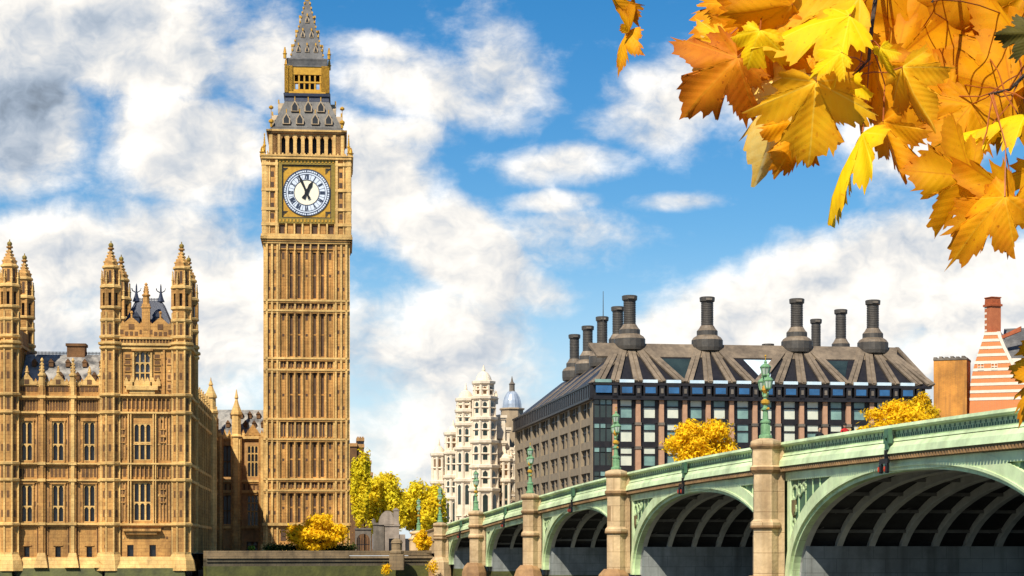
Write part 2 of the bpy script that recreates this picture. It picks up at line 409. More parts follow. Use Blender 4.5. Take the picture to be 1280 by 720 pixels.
def grid_wall(mb, x0, x1, z0, z1, holes, y0, y1, mi=0):
    """A wall with real rectangular openings; holes are (xa, xb, za, zb)."""
    zs = sorted({z0, z1, *[h[2] for h in holes], *[h[3] for h in holes]})
    zs = [z for z in zs if z0 <= z <= z1]
    for a, b in zip(zs, zs[1:]):
        if b - a < 1e-6: continue
        hs_ = sorted((h[0], h[1]) for h in holes if h[2] < b - 1e-6 and h[3] > a + 1e-6)
        x = x0
        for ha, hb in hs_:
            if ha > x + 1e-6: mb.box(x, ha, y0, y1, a, b, mi)
            x = max(x, hb)
        if x1 > x + 1e-6: mb.box(x, x1, y0, y1, a, b, mi)
def window(parent, x0, x1, z0, z1, y, lights=2, trans=(0.5,), arched=False, fm=None, pm=None, bw=0.13, depth=0.32, label=None):
    """Stone or metal frame with mullions (part) and its glass set back (sub-part)."""
    fm, pm = fm or STL, pm or PANE
    b = MB()
    for i in range(lights + 1):
        x = x0 + (x1 - x0) * i / lights
        xa, xb = max(x0, x - bw / 2), min(x1, x + bw / 2)
        b.box(xa, xb, y - .02, y + depth - .04, z0, z1)
    for t in (0.0, 1.0, *trans):
        zc = z0 + (z1 - z0) * t
        b.box(x0, x1, y - .03, y + depth - .06, max(z0, zc - bw / 2), min(z1, zc + bw / 2))
    if arched:
        w = (x1 - x0) / lights
        for i in range(lights):
            a, c = x0 + i * w, x0 + (i + 1) * w
            h = w * .75
            for t in (1.0, *[q for q in trans if q > .3]):
                zt = z0 + (z1 - z0) * t
                b.prism([(a, zt), (a, zt - h), ((a + (a + c) / 2) / 2, zt - h * .38), ((a + c) / 2, zt)], y - .01, y + .15)
                b.prism([(c, zt), ((a + c) / 2, zt), ((c + (a + c) / 2) / 2, zt - h * .38), (c, zt - h)], y - .01, y + .15)
    o = b.build('window', fm, parent)
    g = MB(); g.box(x0, x1, y + depth - .05, y + depth, z0, z1)
    g.build('pane', pm, o)
    return o
def pinnacle(mb, x, y, z0, z1, r, mi=0, ball=True):
    h = z1 - z0
    mb.lathe(x, y, [(r, z0), (r, z0 + h * .35), (r * 1.35, z0 + h * .38), (r * 1.35, z0 + h * .43), (r * .9, z0 + h * .46), (r * .3, z0 + h * .86), (r * .55, z0 + h * .89), (r * .5, z0 + h * .93), (r * .08, z1)], 8, mi=mi)
    for k in (.55, .66, .76):
        rr = r * (.9 - (k - .46) * 1.5) + r * .18
        for i in range(4):
            a = math.pi / 4 + i * math.pi / 2
            mb.box(x + rr * math.cos(a) - r * .16, x + rr * math.cos(a) + r * .16, y + rr * math.sin(a) - r * .16, y + rr * math.sin(a) + r * .16, z0 + h * k, z0 + h * k + r * .4, mi)
GZ = 3.4       # level of the far bank
# ------------------------------------------------------------------ ground, river, embankments
def structure(o):
    o['kind'] = 'structure'
    return o
bank = [(-900, 176), (-44.5, 246.2), (-12, 258.6), (22, 264.6), (900, 420)]
b = MB()
for (xa, ya), (xb, yb) in zip(bank, bank[1:]):
    b.add([(xa, ya, GZ), (xb, yb, GZ), (xb * 7, 7000, GZ), (xa * 7, 7000, GZ)], [(0, 1, 2, 3)])
structure(b.build('ground', PAVE))
b = MB()
b.add([(-2500, -300, 0), (2500, -300, 0), (2500, 700, 0), (-2500, 700, 0)], [(0, 1, 2, 3)])
wm = mat('river_water', (.07, .065, .035), (.045, .045, .025), rough=.12, scale=.05, spec=.5)
t = wm.node_tree
bp = t.nodes.new('ShaderNodeBump'); nz = t.nodes.new('ShaderNodeTexNoise'); mp = t.nodes.new('ShaderNodeMapping'); gp = t.nodes.new('ShaderNodeNewGeometry')
mp.inputs['Scale'].default_value = (1.2, .6, 1); nz.inputs['Scale'].default_value = .9; nz.inputs['Detail'].default_value = 4; bp.inputs['Strength'].default_value = .35
t.links.new(gp.outputs['Position'], mp.inputs[0]); t.links.new(mp.outputs[0], nz.inputs[0]); t.links.new(nz.outputs[0], bp.inputs['Height']); t.links.new(bp.outputs[0], t.nodes['Principled BSDF'].inputs['Normal'])
structure(b.build('water', wm))
b = MB()
b.box(-300, 300, -60, 1.0, -1, 2.4)
structure(b.build('pavement', PAVE))

# river wall from the palace corner to the bridge abutment
wl = thing('river_wall', 'dark stained stone river wall with green algae between the palace corner and the bridge', 'wall', WORLD, (-26, 252, 0))
A, B = Vector((-39.3, 246.4, 0)), Vector((-10.9, 259.2, 0))
dv = (B - A).normalized(); nv = Vector((dv.y, -dv.x, 0))          # nv faces the river
def wallseg(name, m, z0, z1, out0, out1, a=0.0, c=1.0):
    mb = MB()
    p, q = A.lerp(B, a), A.lerp(B, c)
    up = lambda v, z: Vector((v.x, v.y, z))
    mb.hexa([up(p + nv * out0, z0), up(q + nv * out0, z0), up(q - nv * 1.2, z0), up(p - nv * 1.2, z0),
             up(p + nv * out1, z1), up(q + nv * out1, z1), up(q - nv * 1.2, z1), up(p - nv * 1.2, z1)])
    return mb.build(name, m, wl)
wallseg('wall', WALLD, 1.75, 2.75, .42, .30)
wallseg('tide_band', ALGAE, -1, 1.75, .70, .44)
wallseg('coping', WALLT, 2.75, 3.12, .5, .46, 0, .62)
wallseg('coping', WALLT, 2.75, 3.05, .62, .5, .622, 1)
wallseg('parapet', WALLT, 3.121, 3.75, .2, .18, 0, 1)
wallseg('string_course', WALLD, 2.3, 2.5, .52, .5)
pr = thing('wall_pier', 'rounded pale stone pier standing on the river wall below the yellow trees', 'pier', WORLD, (P(496, 690, 254).x, 254.6, 1.2))
mb = MB(); o_ = OFF[pr]
mb.box(o_.x - .95, o_.x + .95, o_.y - 1.5, o_.y + .6, 1.2, 3.3); mb.lathe(o_.x, o_.y - .5, [(.85, 3.3), (.95, 3.4), (.95, 3.7), (.72, 3.8), (.72, 4.7), (.82, 4.75), (.7, 5.1), (.35, 5.35), (.05, 5.4)], 10)
mb.build('shaft', WALLT, pr)
# ------------------------------------------------------------------ clock tower
TW = frame_px(383.3, 296.0, 425)
TW_S = 296.0 / FP
tz = lambda py: CZ + (HY - py) * TW_S
tx = lambda px: (px - 383.3) * TW_S
HW = tx(434.6)                                   # half width of the shaft
tower = thing('clock_tower', 'tall golden Gothic clock tower with a white dial, open belfry and grey iron spire', 'clock tower', TW, (0, HW, GZ))
CY = HW                                          # depth of the axis
def four(fn):
    """Run fn(place) once for each face; place turns (along, out, z) of a face into tower axes."""
    for k in range(4):
        c, s = round(math.cos(k * math.pi / 2)), round(math.sin(k * math.pi / 2))
        fn(lambda x, o, z, c=c, s=s: (x * c + o * s, CY + x * s - o * c, z))
def fbox(mb, pl, x0, x1, o0, o1, z0, z1, mi=0):  # o = distance out from the axis
    mb.hexa([pl(x0, o1, z0), pl(x1, o1, z0), pl(x1, o0, z0), pl(x0, o0, z0), pl(x0, o1, z1), pl(x1, o1, z1), pl(x1, o0, z1), pl(x0, o0, z1)], mi)
core, deep, trim, rib = MB(), MB(), MB(), MB()
core.box(-HW + .5, HW - .5, CY - HW + .5, CY + HW - .5, GZ, tz(300))
BAYX = [tx(349.5 + 9.7 * i) for i in range(8)]
levels = [(655.5, 613), (599, 549), (523.8, 462.4), (448, 388.4), (375.7, 312)]
bands = [(613, 599), (549, 523.8), (462.4, 448), (388.4, 375.7)]
def shaft_face(pl):
    for (a, c) in levels:
        za, zc = tz(a), tz(c)
        for i in range(7):
            x0, x1 = BAYX[i] + .1, BAYX[i + 1] - .1
            if i in (1, 2, 4, 5):                # tall lancet, glazed dark, behind a stone arch
                fbox(deep, pl, x0 + .25, x1 - .25, HW - .55, HW - .42, za + .3, zc - .35)
                fbox(core, pl, x0 - .1, x0 + .27, HW - .5, HW - .16, za, zc); fbox(core, pl, x1 - .27, x1 + .1, HW - .5, HW - .16, za, zc)
                fbox(core, pl, x0 + .2, x1 - .2, HW - .5, HW - .2, zc - .4, zc); fbox(core, pl, x0 + .2, x1 - .2, HW - .5, HW - .2, za, za + .35)
                fbox(rib, pl, x0 + .17, x1 - .17, HW - .5, HW - .38, (za + zc) / 2 - .12, (za + zc) / 2 + .12)
            else:                                # blind panel with small dark openings
                fbox(core, pl, x0 - .1, x1 + .1, HW - .5, HW - .17, za, zc)
                zm = (za + zc) / 2
                fbox(deep, pl, (x0 + x1) / 2 - .16, (x0 + x1) / 2 + .16, HW - .3, HW - .155, zm - .3, zm + .1)
                fbox(deep, pl, (x0 + x1) / 2 - .18, (x0 + x1) / 2 + .18, HW - .3, HW - .155, zc - 1.5, zc - .45)
                fbox(rib, pl, (x0 + x1) / 2 - .05, (x0 + x1) / 2 + .05, HW - .3, HW - .08, za, zm - .5)
                for q in (.24, .76):
                    xx = x0 + (x1 - x0) * q
                    fbox(rib, pl, xx - .035, xx + .035, HW - .3, HW - .1, za, zc)
        for i in range(8):
            x = BAYX[i]
            fbox(trim, pl, x - .15, x + .15, HW - .3, HW + .10, za, zc)
            fbox(rib, pl, x - .06, x + .06, HW, HW + .22, za, zc)
    for (a, c) in bands:
        za, zc = tz(a), tz(c)
        fbox(core, pl, BAYX[0] - .2, BAYX[7] + .2, HW - .5, HW - .2, za, zc)
        for z in (za, zc):
            fbox(trim, pl, -HW - .12, HW + .12, HW - .3, HW + .3, z - .16, z + .14)
            fbox(core, pl, -HW - .05, HW + .05, HW - .3, HW + .18, z - .42, z - .16)
        for i in range(7):
            fbox(deep, pl, BAYX[i] + .28, BAYX[i + 1] - .28, HW - .3, HW - .185, za + .4, zc - .45)
            fbox(trim, pl, BAYX[i] - .12, BAYX[i] + .12, HW - .3, HW + .08, za + .2, zc - .22)
            fbox(rib, pl, (BAYX[i] + BAYX[i + 1]) / 2 - .05, (BAYX[i] + BAYX[i + 1]) / 2 + .05, HW - .2, HW - .1, za + .3, zc - .3)
        fbox(trim, pl, BAYX[7] - .12, BAYX[7] + .12, HW - .3, HW + .08, za + .2, zc - .22)
    # corner buttress strips
    for sgn in (-1, 1):
        for (xa, xb, o, mb) in ((5.95, 6.25, .30, trim), (5.15, 5.45, .24, trim), (4.35, 4.62, .22, trim), (5.45, 5.95, -.02, core), (4.62, 5.15, -.06, core)):
            x0, x1 = sorted((sgn * xa, sgn * xb))
            fbox(mb, pl, x0, x1, HW - .55, HW + o, GZ, tz(304))
        for (a, c) in levels:
            n = 3 if a - c > 45 else 2
            for k in range(n):
                z = tz(a) + (tz(c) - tz(a)) * (k + .75) / n
                fbox(deep, pl, *sorted((sgn * 4.75, sgn * 5.02)), HW - .3, HW - .045, z - .45, z + .1)
                fbox(deep, pl, *sorted((sgn * 5.58, sgn * 5.82)), HW - .3, HW - .005, z - .45, z + .1)
    # base storey
    fbox(core, pl, -HW + .3, HW - .3, HW - .5, HW + .02, GZ, tz(655.5))
    fbox(trim, pl, -HW - .3, HW + .3, HW - .2, HW + .5, tz(655.5) - .2, tz(655.5) + .25)
    fbox(trim, pl, -HW - .5, HW + .5, HW - .2, HW + .7, GZ, GZ + 1.3)
    for i in range(0, 7, 2):
        fbox(deep, pl, BAYX[i] + .2, BAYX[i + 1] - .2, HW - .2, HW + .035, GZ + 1.8, tz(662))
    # arcade under the clock stage
    fbox(core, pl, -HW + .3, HW - .3, HW - .4, HW + .05, tz(312), tz(300))
    for i in range(7):
        fbox(deep, pl, BAYX[i] + .22, BAYX[i + 1] - .22, HW - .2, HW + .07, tz(310.5), tz(305.5))
        fbox(trim, pl, BAYX[i] - .1, BAYX[i] + .1, HW - .2, HW + .3, tz(313), tz(303))
    for k, (o, a, c) in enumerate(((.35, 305, 302), (.52, 302.3, 299.5), (.72, 299.6, 296.3))):
        fbox(trim if k != 1 else core, pl, -HW - o, HW + o, HW - .3, HW + o, tz(a), tz(c))
four(shaft_face)
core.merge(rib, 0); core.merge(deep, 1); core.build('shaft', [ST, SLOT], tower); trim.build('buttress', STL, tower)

# clock stage
core, deep, trim, gold = MB(), MB(), MB(), MB()
CW = tx(438.0)
core.box(-CW + .7, CW - .7, CY - CW + .7, CY + CW - .7, tz(299), tz(196))
FX = tx(418.8)                                   # half width of the dial frame
def clock_face_stage(pl):
    for sgn in (-1, 1):
        fbox(core, pl, *sorted((sgn * FX, sgn * (CW - .15))), CW - 1, CW - .1, tz(299), tz(197))
        for xa, xb, o in ((FX + .05, FX + .42, .14), (CW - .55, CW + .02, .1), (FX + 1.2, FX + 1.42, .05)):
            fbox(trim, pl, *sorted((sgn * xa, sgn * xb)), CW - .8, CW + o, tz(297), tz(199))
        for py in (218, 231, 244, 257, 270):
            fbox(deep, pl, *sorted((sgn * (FX + .62), sgn * (FX + 1.1))), CW - .5, CW - .06, tz(py + 4), tz(py - 2.5))
            fbox(deep, pl, *sorted((sgn * (FX + 1.5), sgn * (FX + 1.8))), CW - .5, CW - .06, tz(py + 4), tz(py - 2.5))
        for py, h in ((281, 1.3), (206, 2.2), (238, .8), (262, .8)):
            fbox(trim, pl, *sorted((sgn * FX, sgn * (CW + .08))), CW - .6, CW + .16, tz(py) - .25, tz(py) + .2)
    fbox(core, pl, -FX, FX, CW - 1, CW - .45, tz(299), tz(197))
    # openings below the dial
    for i in range(7):
        x0 = -FX + (2 * FX) * i / 7
        x1 = x0 + 2 * FX / 7
        if i % 2 == 0: fbox(deep, pl, x0 + .25, x1 - .25, CW - .6, CW - .42, tz(292.3), tz(281.6))
        else: fbox(core, pl, x0 + .2, x1 - .2, CW - .6, CW - .2, tz(292.3), tz(283))
        fbox(trim, pl, x0 - .12, x0 + .12, CW - .6, CW + .02, tz(293.5), tz(280))
    fbox(trim, pl, FX - .12, FX + .12, CW - .6, CW + .02, tz(293.5), tz(280))
    fbox(trim, pl, -CW - .1, CW + .1, CW - .6, CW + .22, tz(296.5), tz(293.2))
    # cornice over the dial
    fbox(trim, pl, -CW - .12, CW + .12, CW - .8, CW + .3, tz(200), tz(196.5))
    fbox(trim, pl, -CW - .22, CW + .22, CW - .8, CW + .42, tz(196.6), tz(194.8))
    for i in range(24):
        x = -CW + (i + .5) * 2 * CW / 24
        fbox(trim, pl, x - .12, x + .12, CW - .4, CW + .34, tz(194.8), tz(192.6))
four(clock_face_stage)
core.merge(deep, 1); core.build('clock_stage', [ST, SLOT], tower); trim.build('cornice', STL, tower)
DZ = tz(241)
DR = 28.6 * TW_S
def dial(pl, front):
    g = MB()
    for x0, x1, z0, z1 in ((-FX, -FX + .62, tz(280), tz(198.5)), (FX - .62, FX, tz(280), tz(198.5)), (-FX + .62, FX - .62, tz(280), tz(273)), (-FX + .62, FX - .62, tz(206.5), tz(198.5))):
        fbox(g, pl, x0, x1, CW - .6, CW - .05, z0, z1)
    for x0, x1, z0, z1 in ((-FX + .62, -FX + .75, tz(272.6), tz(207)), (FX - .75, FX - .62, tz(272.6), tz(207)), (-FX + .62, FX - .62, tz(273), tz(271.8)), (-FX + .62, FX - .62, tz(207.8), tz(206.6))):
        fbox(g, pl, x0, x1, CW - .6, CW - .18, z0, z1, 2)
    fbox(g, pl, -FX + .7, FX - .7, CW - .6, CW - .34, tz(272.5), tz(207), 1)
    for sx_ in (-1, 1):                          # gilt scrolls in the corners
        for sz_ in (-1, 1):
            for r in (.35, .62, .9):
                x, z = sx_ * (FX - 1.05), DZ + sz_ * (FX - 1.05)
                fbox(g, pl, x - r / 2, x - r / 2 + .09, CW - .5, CW - .28, z - r / 2, z + r / 2, 2)
                fbox(g, pl, x - r / 2, x + r / 2, CW - .5, CW - .285, z + r / 2 - .09, z + r / 2, 2)
    for i in range(16):
        x = -FX + .3 + i * (2 * FX - .6) / 15
        for z in (tz(276.5), tz(202.5)):
            fbox(g, pl, x - .13, x + .13, CW - .3, CW + .02, z - .2, z + .2, 1)
    fr_ = g.build('dial_frame', [OLIVE, GILT, DARK], tower)
    def ring(mb, r0, r1, o0, o1, n=64, mi=0):
        vs, fs = [], []
        for i in range(n):
            a = 2 * math.pi * i / n
            for r, o in ((r0, o1), (r1, o1), (r1, o0)):
                vs.append(pl(r * math.sin(a), o, DZ + r * math.cos(a)))
        for i in range(n):
            j = (i + 1) % n
            fs += [(3 * i, 3 * i + 1, 3 * j + 1, 3 * j), (3 * i + 1, 3 * i + 2, 3 * j + 2, 3 * j + 1)]
        mb.add(vs, fs, mi)
    d = MB()
    ring(d, 0.001, DR * .55, CW - .4, CW - .262, mi=1)
    ring(d, DR * .5, DR, CW - .4, CW - .268)
    di = d.build('clock_dial', [OPAL, CREAM], tower)
    nmb = MB()
    for r0, r1 in ((DR * .985, DR * 1.03), (DR * .535, DR * .565), (DR * .88, DR * .905), (DR * .80, DR * .815)):
        ring(nmb, r0, r1, CW - .3, CW - .22)
    def stroke(a, r0, t0, r1, t1, w):            # from (radius r0, sideways t0) to (r1, t1) at hour angle a
        def q(r, t): return (r * math.sin(a) + t * math.cos(a), DZ + r * math.cos(a) - t * math.sin(a))
        p0, p1 = q(r0, t0 - w / 2), q(r0, t0 + w / 2)
        p2, p3 = q(r1, t1 + w / 2), q(r1, t1 - w / 2)
        nmb.hexa([pl(p0[0], CW - .23, p0[1]), pl(p1[0], CW - .23, p1[1]), pl(p1[0], CW - .27, p1[1]), pl(p0[0], CW - .27, p0[1]),
                  pl(p3[0], CW - .23, p3[1]), pl(p2[0], CW - .23, p2[1]), pl(p2[0], CW - .27, p2[1]), pl(p3[0], CW - .27, p3[1])])
    num = ['XII', 'I', 'II', 'III', 'IV', 'V', 'VI', 'VII', 'VIII', 'IX', 'X', 'XI']
    ri, ro = DR * .58, DR * .79
    for h, txt in enumerate(num):
        a = h * math.pi / 6
        wd = {'I': .17, 'V': .34, 'X': .36}
        tot = sum(wd[c] for c in txt)
        t0 = -tot / 2
        for c in txt:
            m_ = t0 + wd[c] / 2
            if c == 'I': stroke(a, ri, m_, ro, m_, .15)
            if c == 'V': stroke(a, ri, m_, ro, m_ - .12, .15); stroke(a, ri, m_, ro, m_ + .12, .09)
            if c == 'X': stroke(a, ri, m_ - .12, ro, m_ + .12, .15); stroke(a, ri, m_ + .12, ro, m_ - .12, .09)
            t0 += wd[c]
    for m_ in range(60):
        stroke(m_ * math.pi / 30, DR * .9, 0, DR * .985, 0, .05 if m_ % 5 else .16)
    for k in range(12):
        stroke((k + .5) * math.pi / 6, DR * .56, 0, DR * .8, 0, .035)
    nmb.build('numerals', BLUEI, di)
    if not front: return
    for nm, ang, tip, wdt in (('hour_hand', R(28), .56, .40), ('minute_hand', R(336), .88, .28)):
        hmb = MB()
        o0 = CW - .19 if nm[0] == 'h' else CW - .12
        def q(r, t): return (r * math.sin(ang) + t * math.cos(ang), DZ + r * math.cos(ang) - t * math.sin(ang))
        prof = [(-.30 * DR, wdt * .8), (-.1 * DR, wdt * .45), (0, wdt * .8), (.2 * DR, wdt * .55), (tip * .62 * DR, wdt * .75), (tip * DR, .04)]
        for (r0, w0), (r1, w1) in zip(prof, prof[1:]):
            a_, b_, c_, e_ = q(r0, -w0), q(r0, w0), q(r1, w1), q(r1, -w1)
            hmb.hexa([pl(a_[0], o0 + .05, a_[1]), pl(b_[0], o0 + .05, b_[1]), pl(b_[0], o0, b_[1]), pl(a_[0], o0, a_[1]),
                      pl(e_[0], o0 + .05, e_[1]), pl(c_[0], o0 + .05, c_[1]), pl(c_[0], o0, c_[1]), pl(e_[0], o0, e_[1])])
        hmb.build(nm, BLACK, di)
_k = [0]
def dial_once(pl):
    _k[0] += 1
    dial(pl, True)
four(dial_once)

# belfry
core, deep, trim = MB(), MB(), MB()
BW_ = tx(429.5)
core.box(-BW_ + 1.2, BW_ - 1.2, CY - BW_ + 1.2, CY + BW_ - 1.2, tz(196), tz(193))
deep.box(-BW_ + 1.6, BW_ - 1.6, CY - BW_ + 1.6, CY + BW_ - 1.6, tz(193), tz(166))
core.box(-BW_ + .1, BW_ - .1, CY - BW_ + .1, CY + BW_ - .1, tz(168.5), tz(163))
def belfry(pl):
    for sgn in (-1, 1):
        fbox(core, pl, *sorted((sgn * tx(415.5), sgn * BW_)), BW_ - 1.6, BW_, tz(196), tz(167))
        fbox(trim, pl, *sorted((sgn * tx(416.2), sgn * (tx(416.2) + .4))), BW_ - .4, BW_ + .14, tz(195), tz(167))
        fbox(trim, pl, *sorted((sgn * (BW_ - .45), sgn * (BW_ + .02))), BW_ - .4, BW_ + .1, tz(195), tz(167))
    for i in range(8):
        x = tx(349.4 + 9.68 * i)
        fbox(trim, pl, x - .27, x + .27, BW_ - 1.2, BW_ - .02, tz(195), tz(167.5))
    for i in range(7):                           # pointed heads
        a, c = tx(349.4 + 9.68 * i) + .27, tx(349.4 + 9.68 * (i + 1)) - .27
        m_ = (a + c) / 2
        for x0, x1 in ((a, m_), (c, m_)):
            q = [(x0, tz(173.5)), (x0, tz(168.4)), (x1, tz(168.4))]
            vs = [pl(x, o, z) for o in (BW_ - .1, BW_ - .5) for x, z in q]
            core.add(vs, [(0, 1, 2), (5, 4, 3), (0, 2, 5, 3), (0, 3, 4, 1)])
        fbox(trim, pl, a, c, BW_ - .6, BW_ - .2, tz(195), tz(191.5))
    for z, o in ((166.3, .25), (164, .5)):
        fbox(core if z > 165 else trim, pl, -BW_ - o, BW_ + o, BW_ - .4, BW_ + o, tz(z), tz(z - 2.2))
four(belfry)
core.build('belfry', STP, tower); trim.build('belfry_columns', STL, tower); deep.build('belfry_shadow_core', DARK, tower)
for sx_ in (-1, 1):
    for sy_ in (-1, 1):
        for q, a_, c_, r_ in ((CW - .05, 197, 184, .42), (BW_ + .75, 194, 167, .2)):
            pn = MB(); pinnacle(pn, sx_ * q, CY + sy_ * q, tz(a_), tz(c_), r_); pn.build('pinnacle', GILT, tower)
# lower roof, lantern, spire
def pyramid(mb, prof, mi=0): mb.lathe(0, CY, [(r * math.sqrt(2), z) for r, z in prof], 4, math.pi / 4, mi)
rf = MB()
pyramid(rf, [(tx(430.5), tz(162.6)), (tx(429), tz(160)), (tx(426.2), tz(157)), (tx(411), tz(121.5))])
rf.build('lower_roof', GREYR, tower)
nb = MB()
pyramid(nb, [(tx(411.3), tz(121.6)), (tx(410.5), tz(115.5)), (tx(412.4), tz(115)), (tx(412.8), tz(111.5)), (tx(411), tz(111))])
pyramid(nb, [(tx(432), tz(164.2)), (tx(432), tz(162.5)), (tx(430), tz(162))])
nb.build('navy_band', NAVY, tower)
def roof_half(py):                               # half width of the lower roof at a height
    return tx(426.2) + (tx(411) - tx(426.2)) * (157 - py) / (157 - 121.5)
dm, do, gb = MB(), MB(), MB()
def dormers(pl):
    for py, xs in ((153.5, (357.5, 374.5, 394, 411)), (136, (368, 385, 401))):
        for px in xs:
            x, o = tx(px) * .985, roof_half(py)
            z0, w, h = tz(py), .60, 1.3
            pts = [(x - w, z0), (x + w, z0), (x + w, z0 + h * .6), (x, z0 + h * 1.35), (x - w, z0 + h * .6)]
            fr_o, bk_o = o + .32, o - 1.3
            vs = [pl(a, fr_o, z) for a, z in pts] + [pl(a, bk_o, z) for a, z in pts]
            dm.add(vs, [(0, 1, 2, 3, 4), (0, 5, 6, 1), (1, 6, 7, 2), (2, 7, 8, 3), (3, 8, 9, 4), (4, 9, 5, 0)])
            q = [(x - w * .68, z0 + .1), (x + w * .68, z0 + .1), (x + w * .68, z0 + h * .6), (x, z0 + h * 1.12), (x - w * .68, z0 + h * .6)]
            do.add([pl(a, fr_o + .012, z) for a, z in q] + [pl(a, fr_o - .05, z) for a, z in q], [(0, 1, 2, 3, 4), (9, 8, 7, 6, 5)])
            fbox(gb, pl, x - .07, x + .07, fr_o - .2, fr_o + .02, z0 + h * 1.3, z0 + h * 1.75)
    for py, n in ((53, 3), (33, 2), (13, 1)):
        for i in range(n):
            hw = tx(383.3 + 21.3 * (.06 + .94 * ((py + 21) / 87.0) ** 1.12))
            x = (i - (n - 1) / 2) * 1.35
            z0, w, h = tz(py) - .5, .34, .8
            pts = [(x - w, z0), (x + w, z0), (x + w, z0 + h * .6), (x, z0 + h * 1.4), (x - w, z0 + h * .6)]
            vs = [pl(a, hw + .25, z) for a, z in pts] + [pl(a, hw - .8, z) for a, z in pts]
            dm.add(vs, [(0, 1, 2, 3, 4), (0, 5, 6, 1), (1, 6, 7, 2), (2, 7, 8, 3), (3, 8, 9, 4), (4, 9, 5, 0)])
            q = [(x - w * .7, z0 + .08), (x + w * .7, z0 + .08), (x, z0 + h * 1.15)]
            do.add([pl(a, hw + .262, z) for a, z in q] + [pl(a, hw + .2, z) for a, z in q], [(0, 1, 2), (5, 4, 3)])
            fbox(gb, pl, x - .1, x + .1, hw, hw + .3, z0 + h * 1.3, z0 + h * 1.8)
four(dormers)
dm.merge(do, 1); dm.merge(gb, 2); dm.build('dormers', [BEIGE, DARK, GILT], tower)
LW = tx(410.6)
ln, lo = MB(), MB()
pyramid(ln, [(LW, tz(111)), (LW, tz(108.5)), (LW - .3, tz(108.2)), (LW - .3, tz(107.5))])
def lantern(pl):
    for sgn in (-1, 1):
        fbox(ln, pl, *sorted((sgn * (LW - 1.15), sgn * (LW - .05))), LW - 1.15, LW - .05, tz(108), tz(76))
        fbox(ln, pl, *sorted((sgn * (LW - .5), sgn * (LW + .12))), LW - .5, LW + .12, tz(110), tz(78))
    for i in range(6):
        x = -LW + 1.3 + i * (2 * LW - 2.6) / 5
        fbox(ln, pl, x - .13, x + .13, LW - .7, LW - .35, tz(108), tz(80))
    fbox(ln, pl, -LW + .6, LW - .6, LW - .75, LW - .3, tz(97.5), tz(95.5))
    fbox(ln, pl, -LW + .6, LW - .6, LW - .75, LW - .25, tz(87), tz(76.5))
    fbox(ln, pl, -LW + .6, LW - .6, LW - .75, LW - .25, tz(108.5), tz(105.5))
    for i in range(5):
        x = -LW + 1.3 + (i + .5) * (2 * LW - 2.6) / 5
        fbox(ln, pl, x - .5, x - .3, LW - .7, LW - .4, tz(91), tz(86)); fbox(ln, pl, x + .3, x + .5, LW - .7, LW - .4, tz(91), tz(86))
four(lantern)
ln.build('lantern', GILT, tower)
lo.box(-1.1, 1.1, CY - 1.1, CY + 1.1, tz(110), tz(77))
lo.build('lantern_core', DARK, tower)
sp = MB()
prof = [(tx(409.5), tz(77)), (tx(409.5), tz(75.8)), (tx(408), tz(75)), (tx(408.6), tz(70)), (tx(409.2), tz(67.4)), (tx(408), tz(66))]
pyramid(sp, prof)
sprof = []
for k in range(9):
    py = 66 - 87 * k / 8.6
    sprof.append((tx(383.3 + 21.3 * (.06 + .94 * (max(py + 21, 0) / 87.0) ** 1.12)), tz(py)))
pyramid(sp, sprof)
sp.build('spire', SLATE, tower)
z0 = sprof[-1][1]
fb = MB(); fb.lathe(0, CY, [(.35, z0 - .4), (.45, z0), (.2, z0 + .4), (.55, z0 + .9), (.55, z0 + 1.3), (.12, z0 + 1.8), (.08, z0 + 4.6), (.02, z0 + 5.4)], 8)
fb.build('spire_finial', GILT, tower)
ck = MB()
for sx_ in (-1, 1):
    for sy_ in (-1, 1):
        fb = MB(); pinnacle(fb, sx_ * (LW + .05), CY + sy_ * (LW + .05), tz(67.5), tz(53), .26); fb.build('lantern_pinnacle', GILT, tower)
        x, y = sx_ * tx(427.6), CY + sy_ * tx(427.6)
        fb = MB(); fb.lathe(x, y, [(.18, tz(158)), (.2, tz(153)), (.42, tz(152)), (.42, tz(150)), (.12, tz(148)), (.05, tz(147.5)), (.05, tz(136)), (.2, tz(135.6)), (.38, tz(134.3)), (.38, tz(132.9)), (.1, tz(131))], 8)
        fb.build('roof_finial', GILT, tower)
        for k in range(12):                      # hip crockets of the spire
            py = 62 - k * 6.4
            hw = tx(383.3 + 21.3 * (.06 + .94 * ((py + 21) / 87.0) ** 1.12))
            ck.box(sx_ * hw - .12, sx_ * hw + .12, CY + sy_ * hw - .12, CY + sy_ * hw + .12, tz(py), tz(py) + .3)
ck.build('crockets', GILT, tower)
# ------------------------------------------------------------------ palace: corner pavilions, river wing, side wall, link block
PA = frame_px(226.5, 245.5, 425)
pz = lambda py: CZ + (HY - py) * 244.6 / FP
px_ = lambda px: PA.lx(px)
XL, XR = px_(138), px_(226.5)                     # axes of the two front corner turrets (XR = 0)
TR = 1.22                                         # turret radius
DP = 11.6                                         # depth between front and back turrets
pav = thing('palace_pavilion', 'golden pavilion tower with four spired corner turrets at the right end of the river palace', 'palace tower', PA, ((XL + XR) / 2, DP / 2, 1.0), 'palace pavilion towers')
body, trim, lite, dark, rib = MB(), MB(), MB(), MB(), MB()
X0, X1 = XL + .5, XR - .5
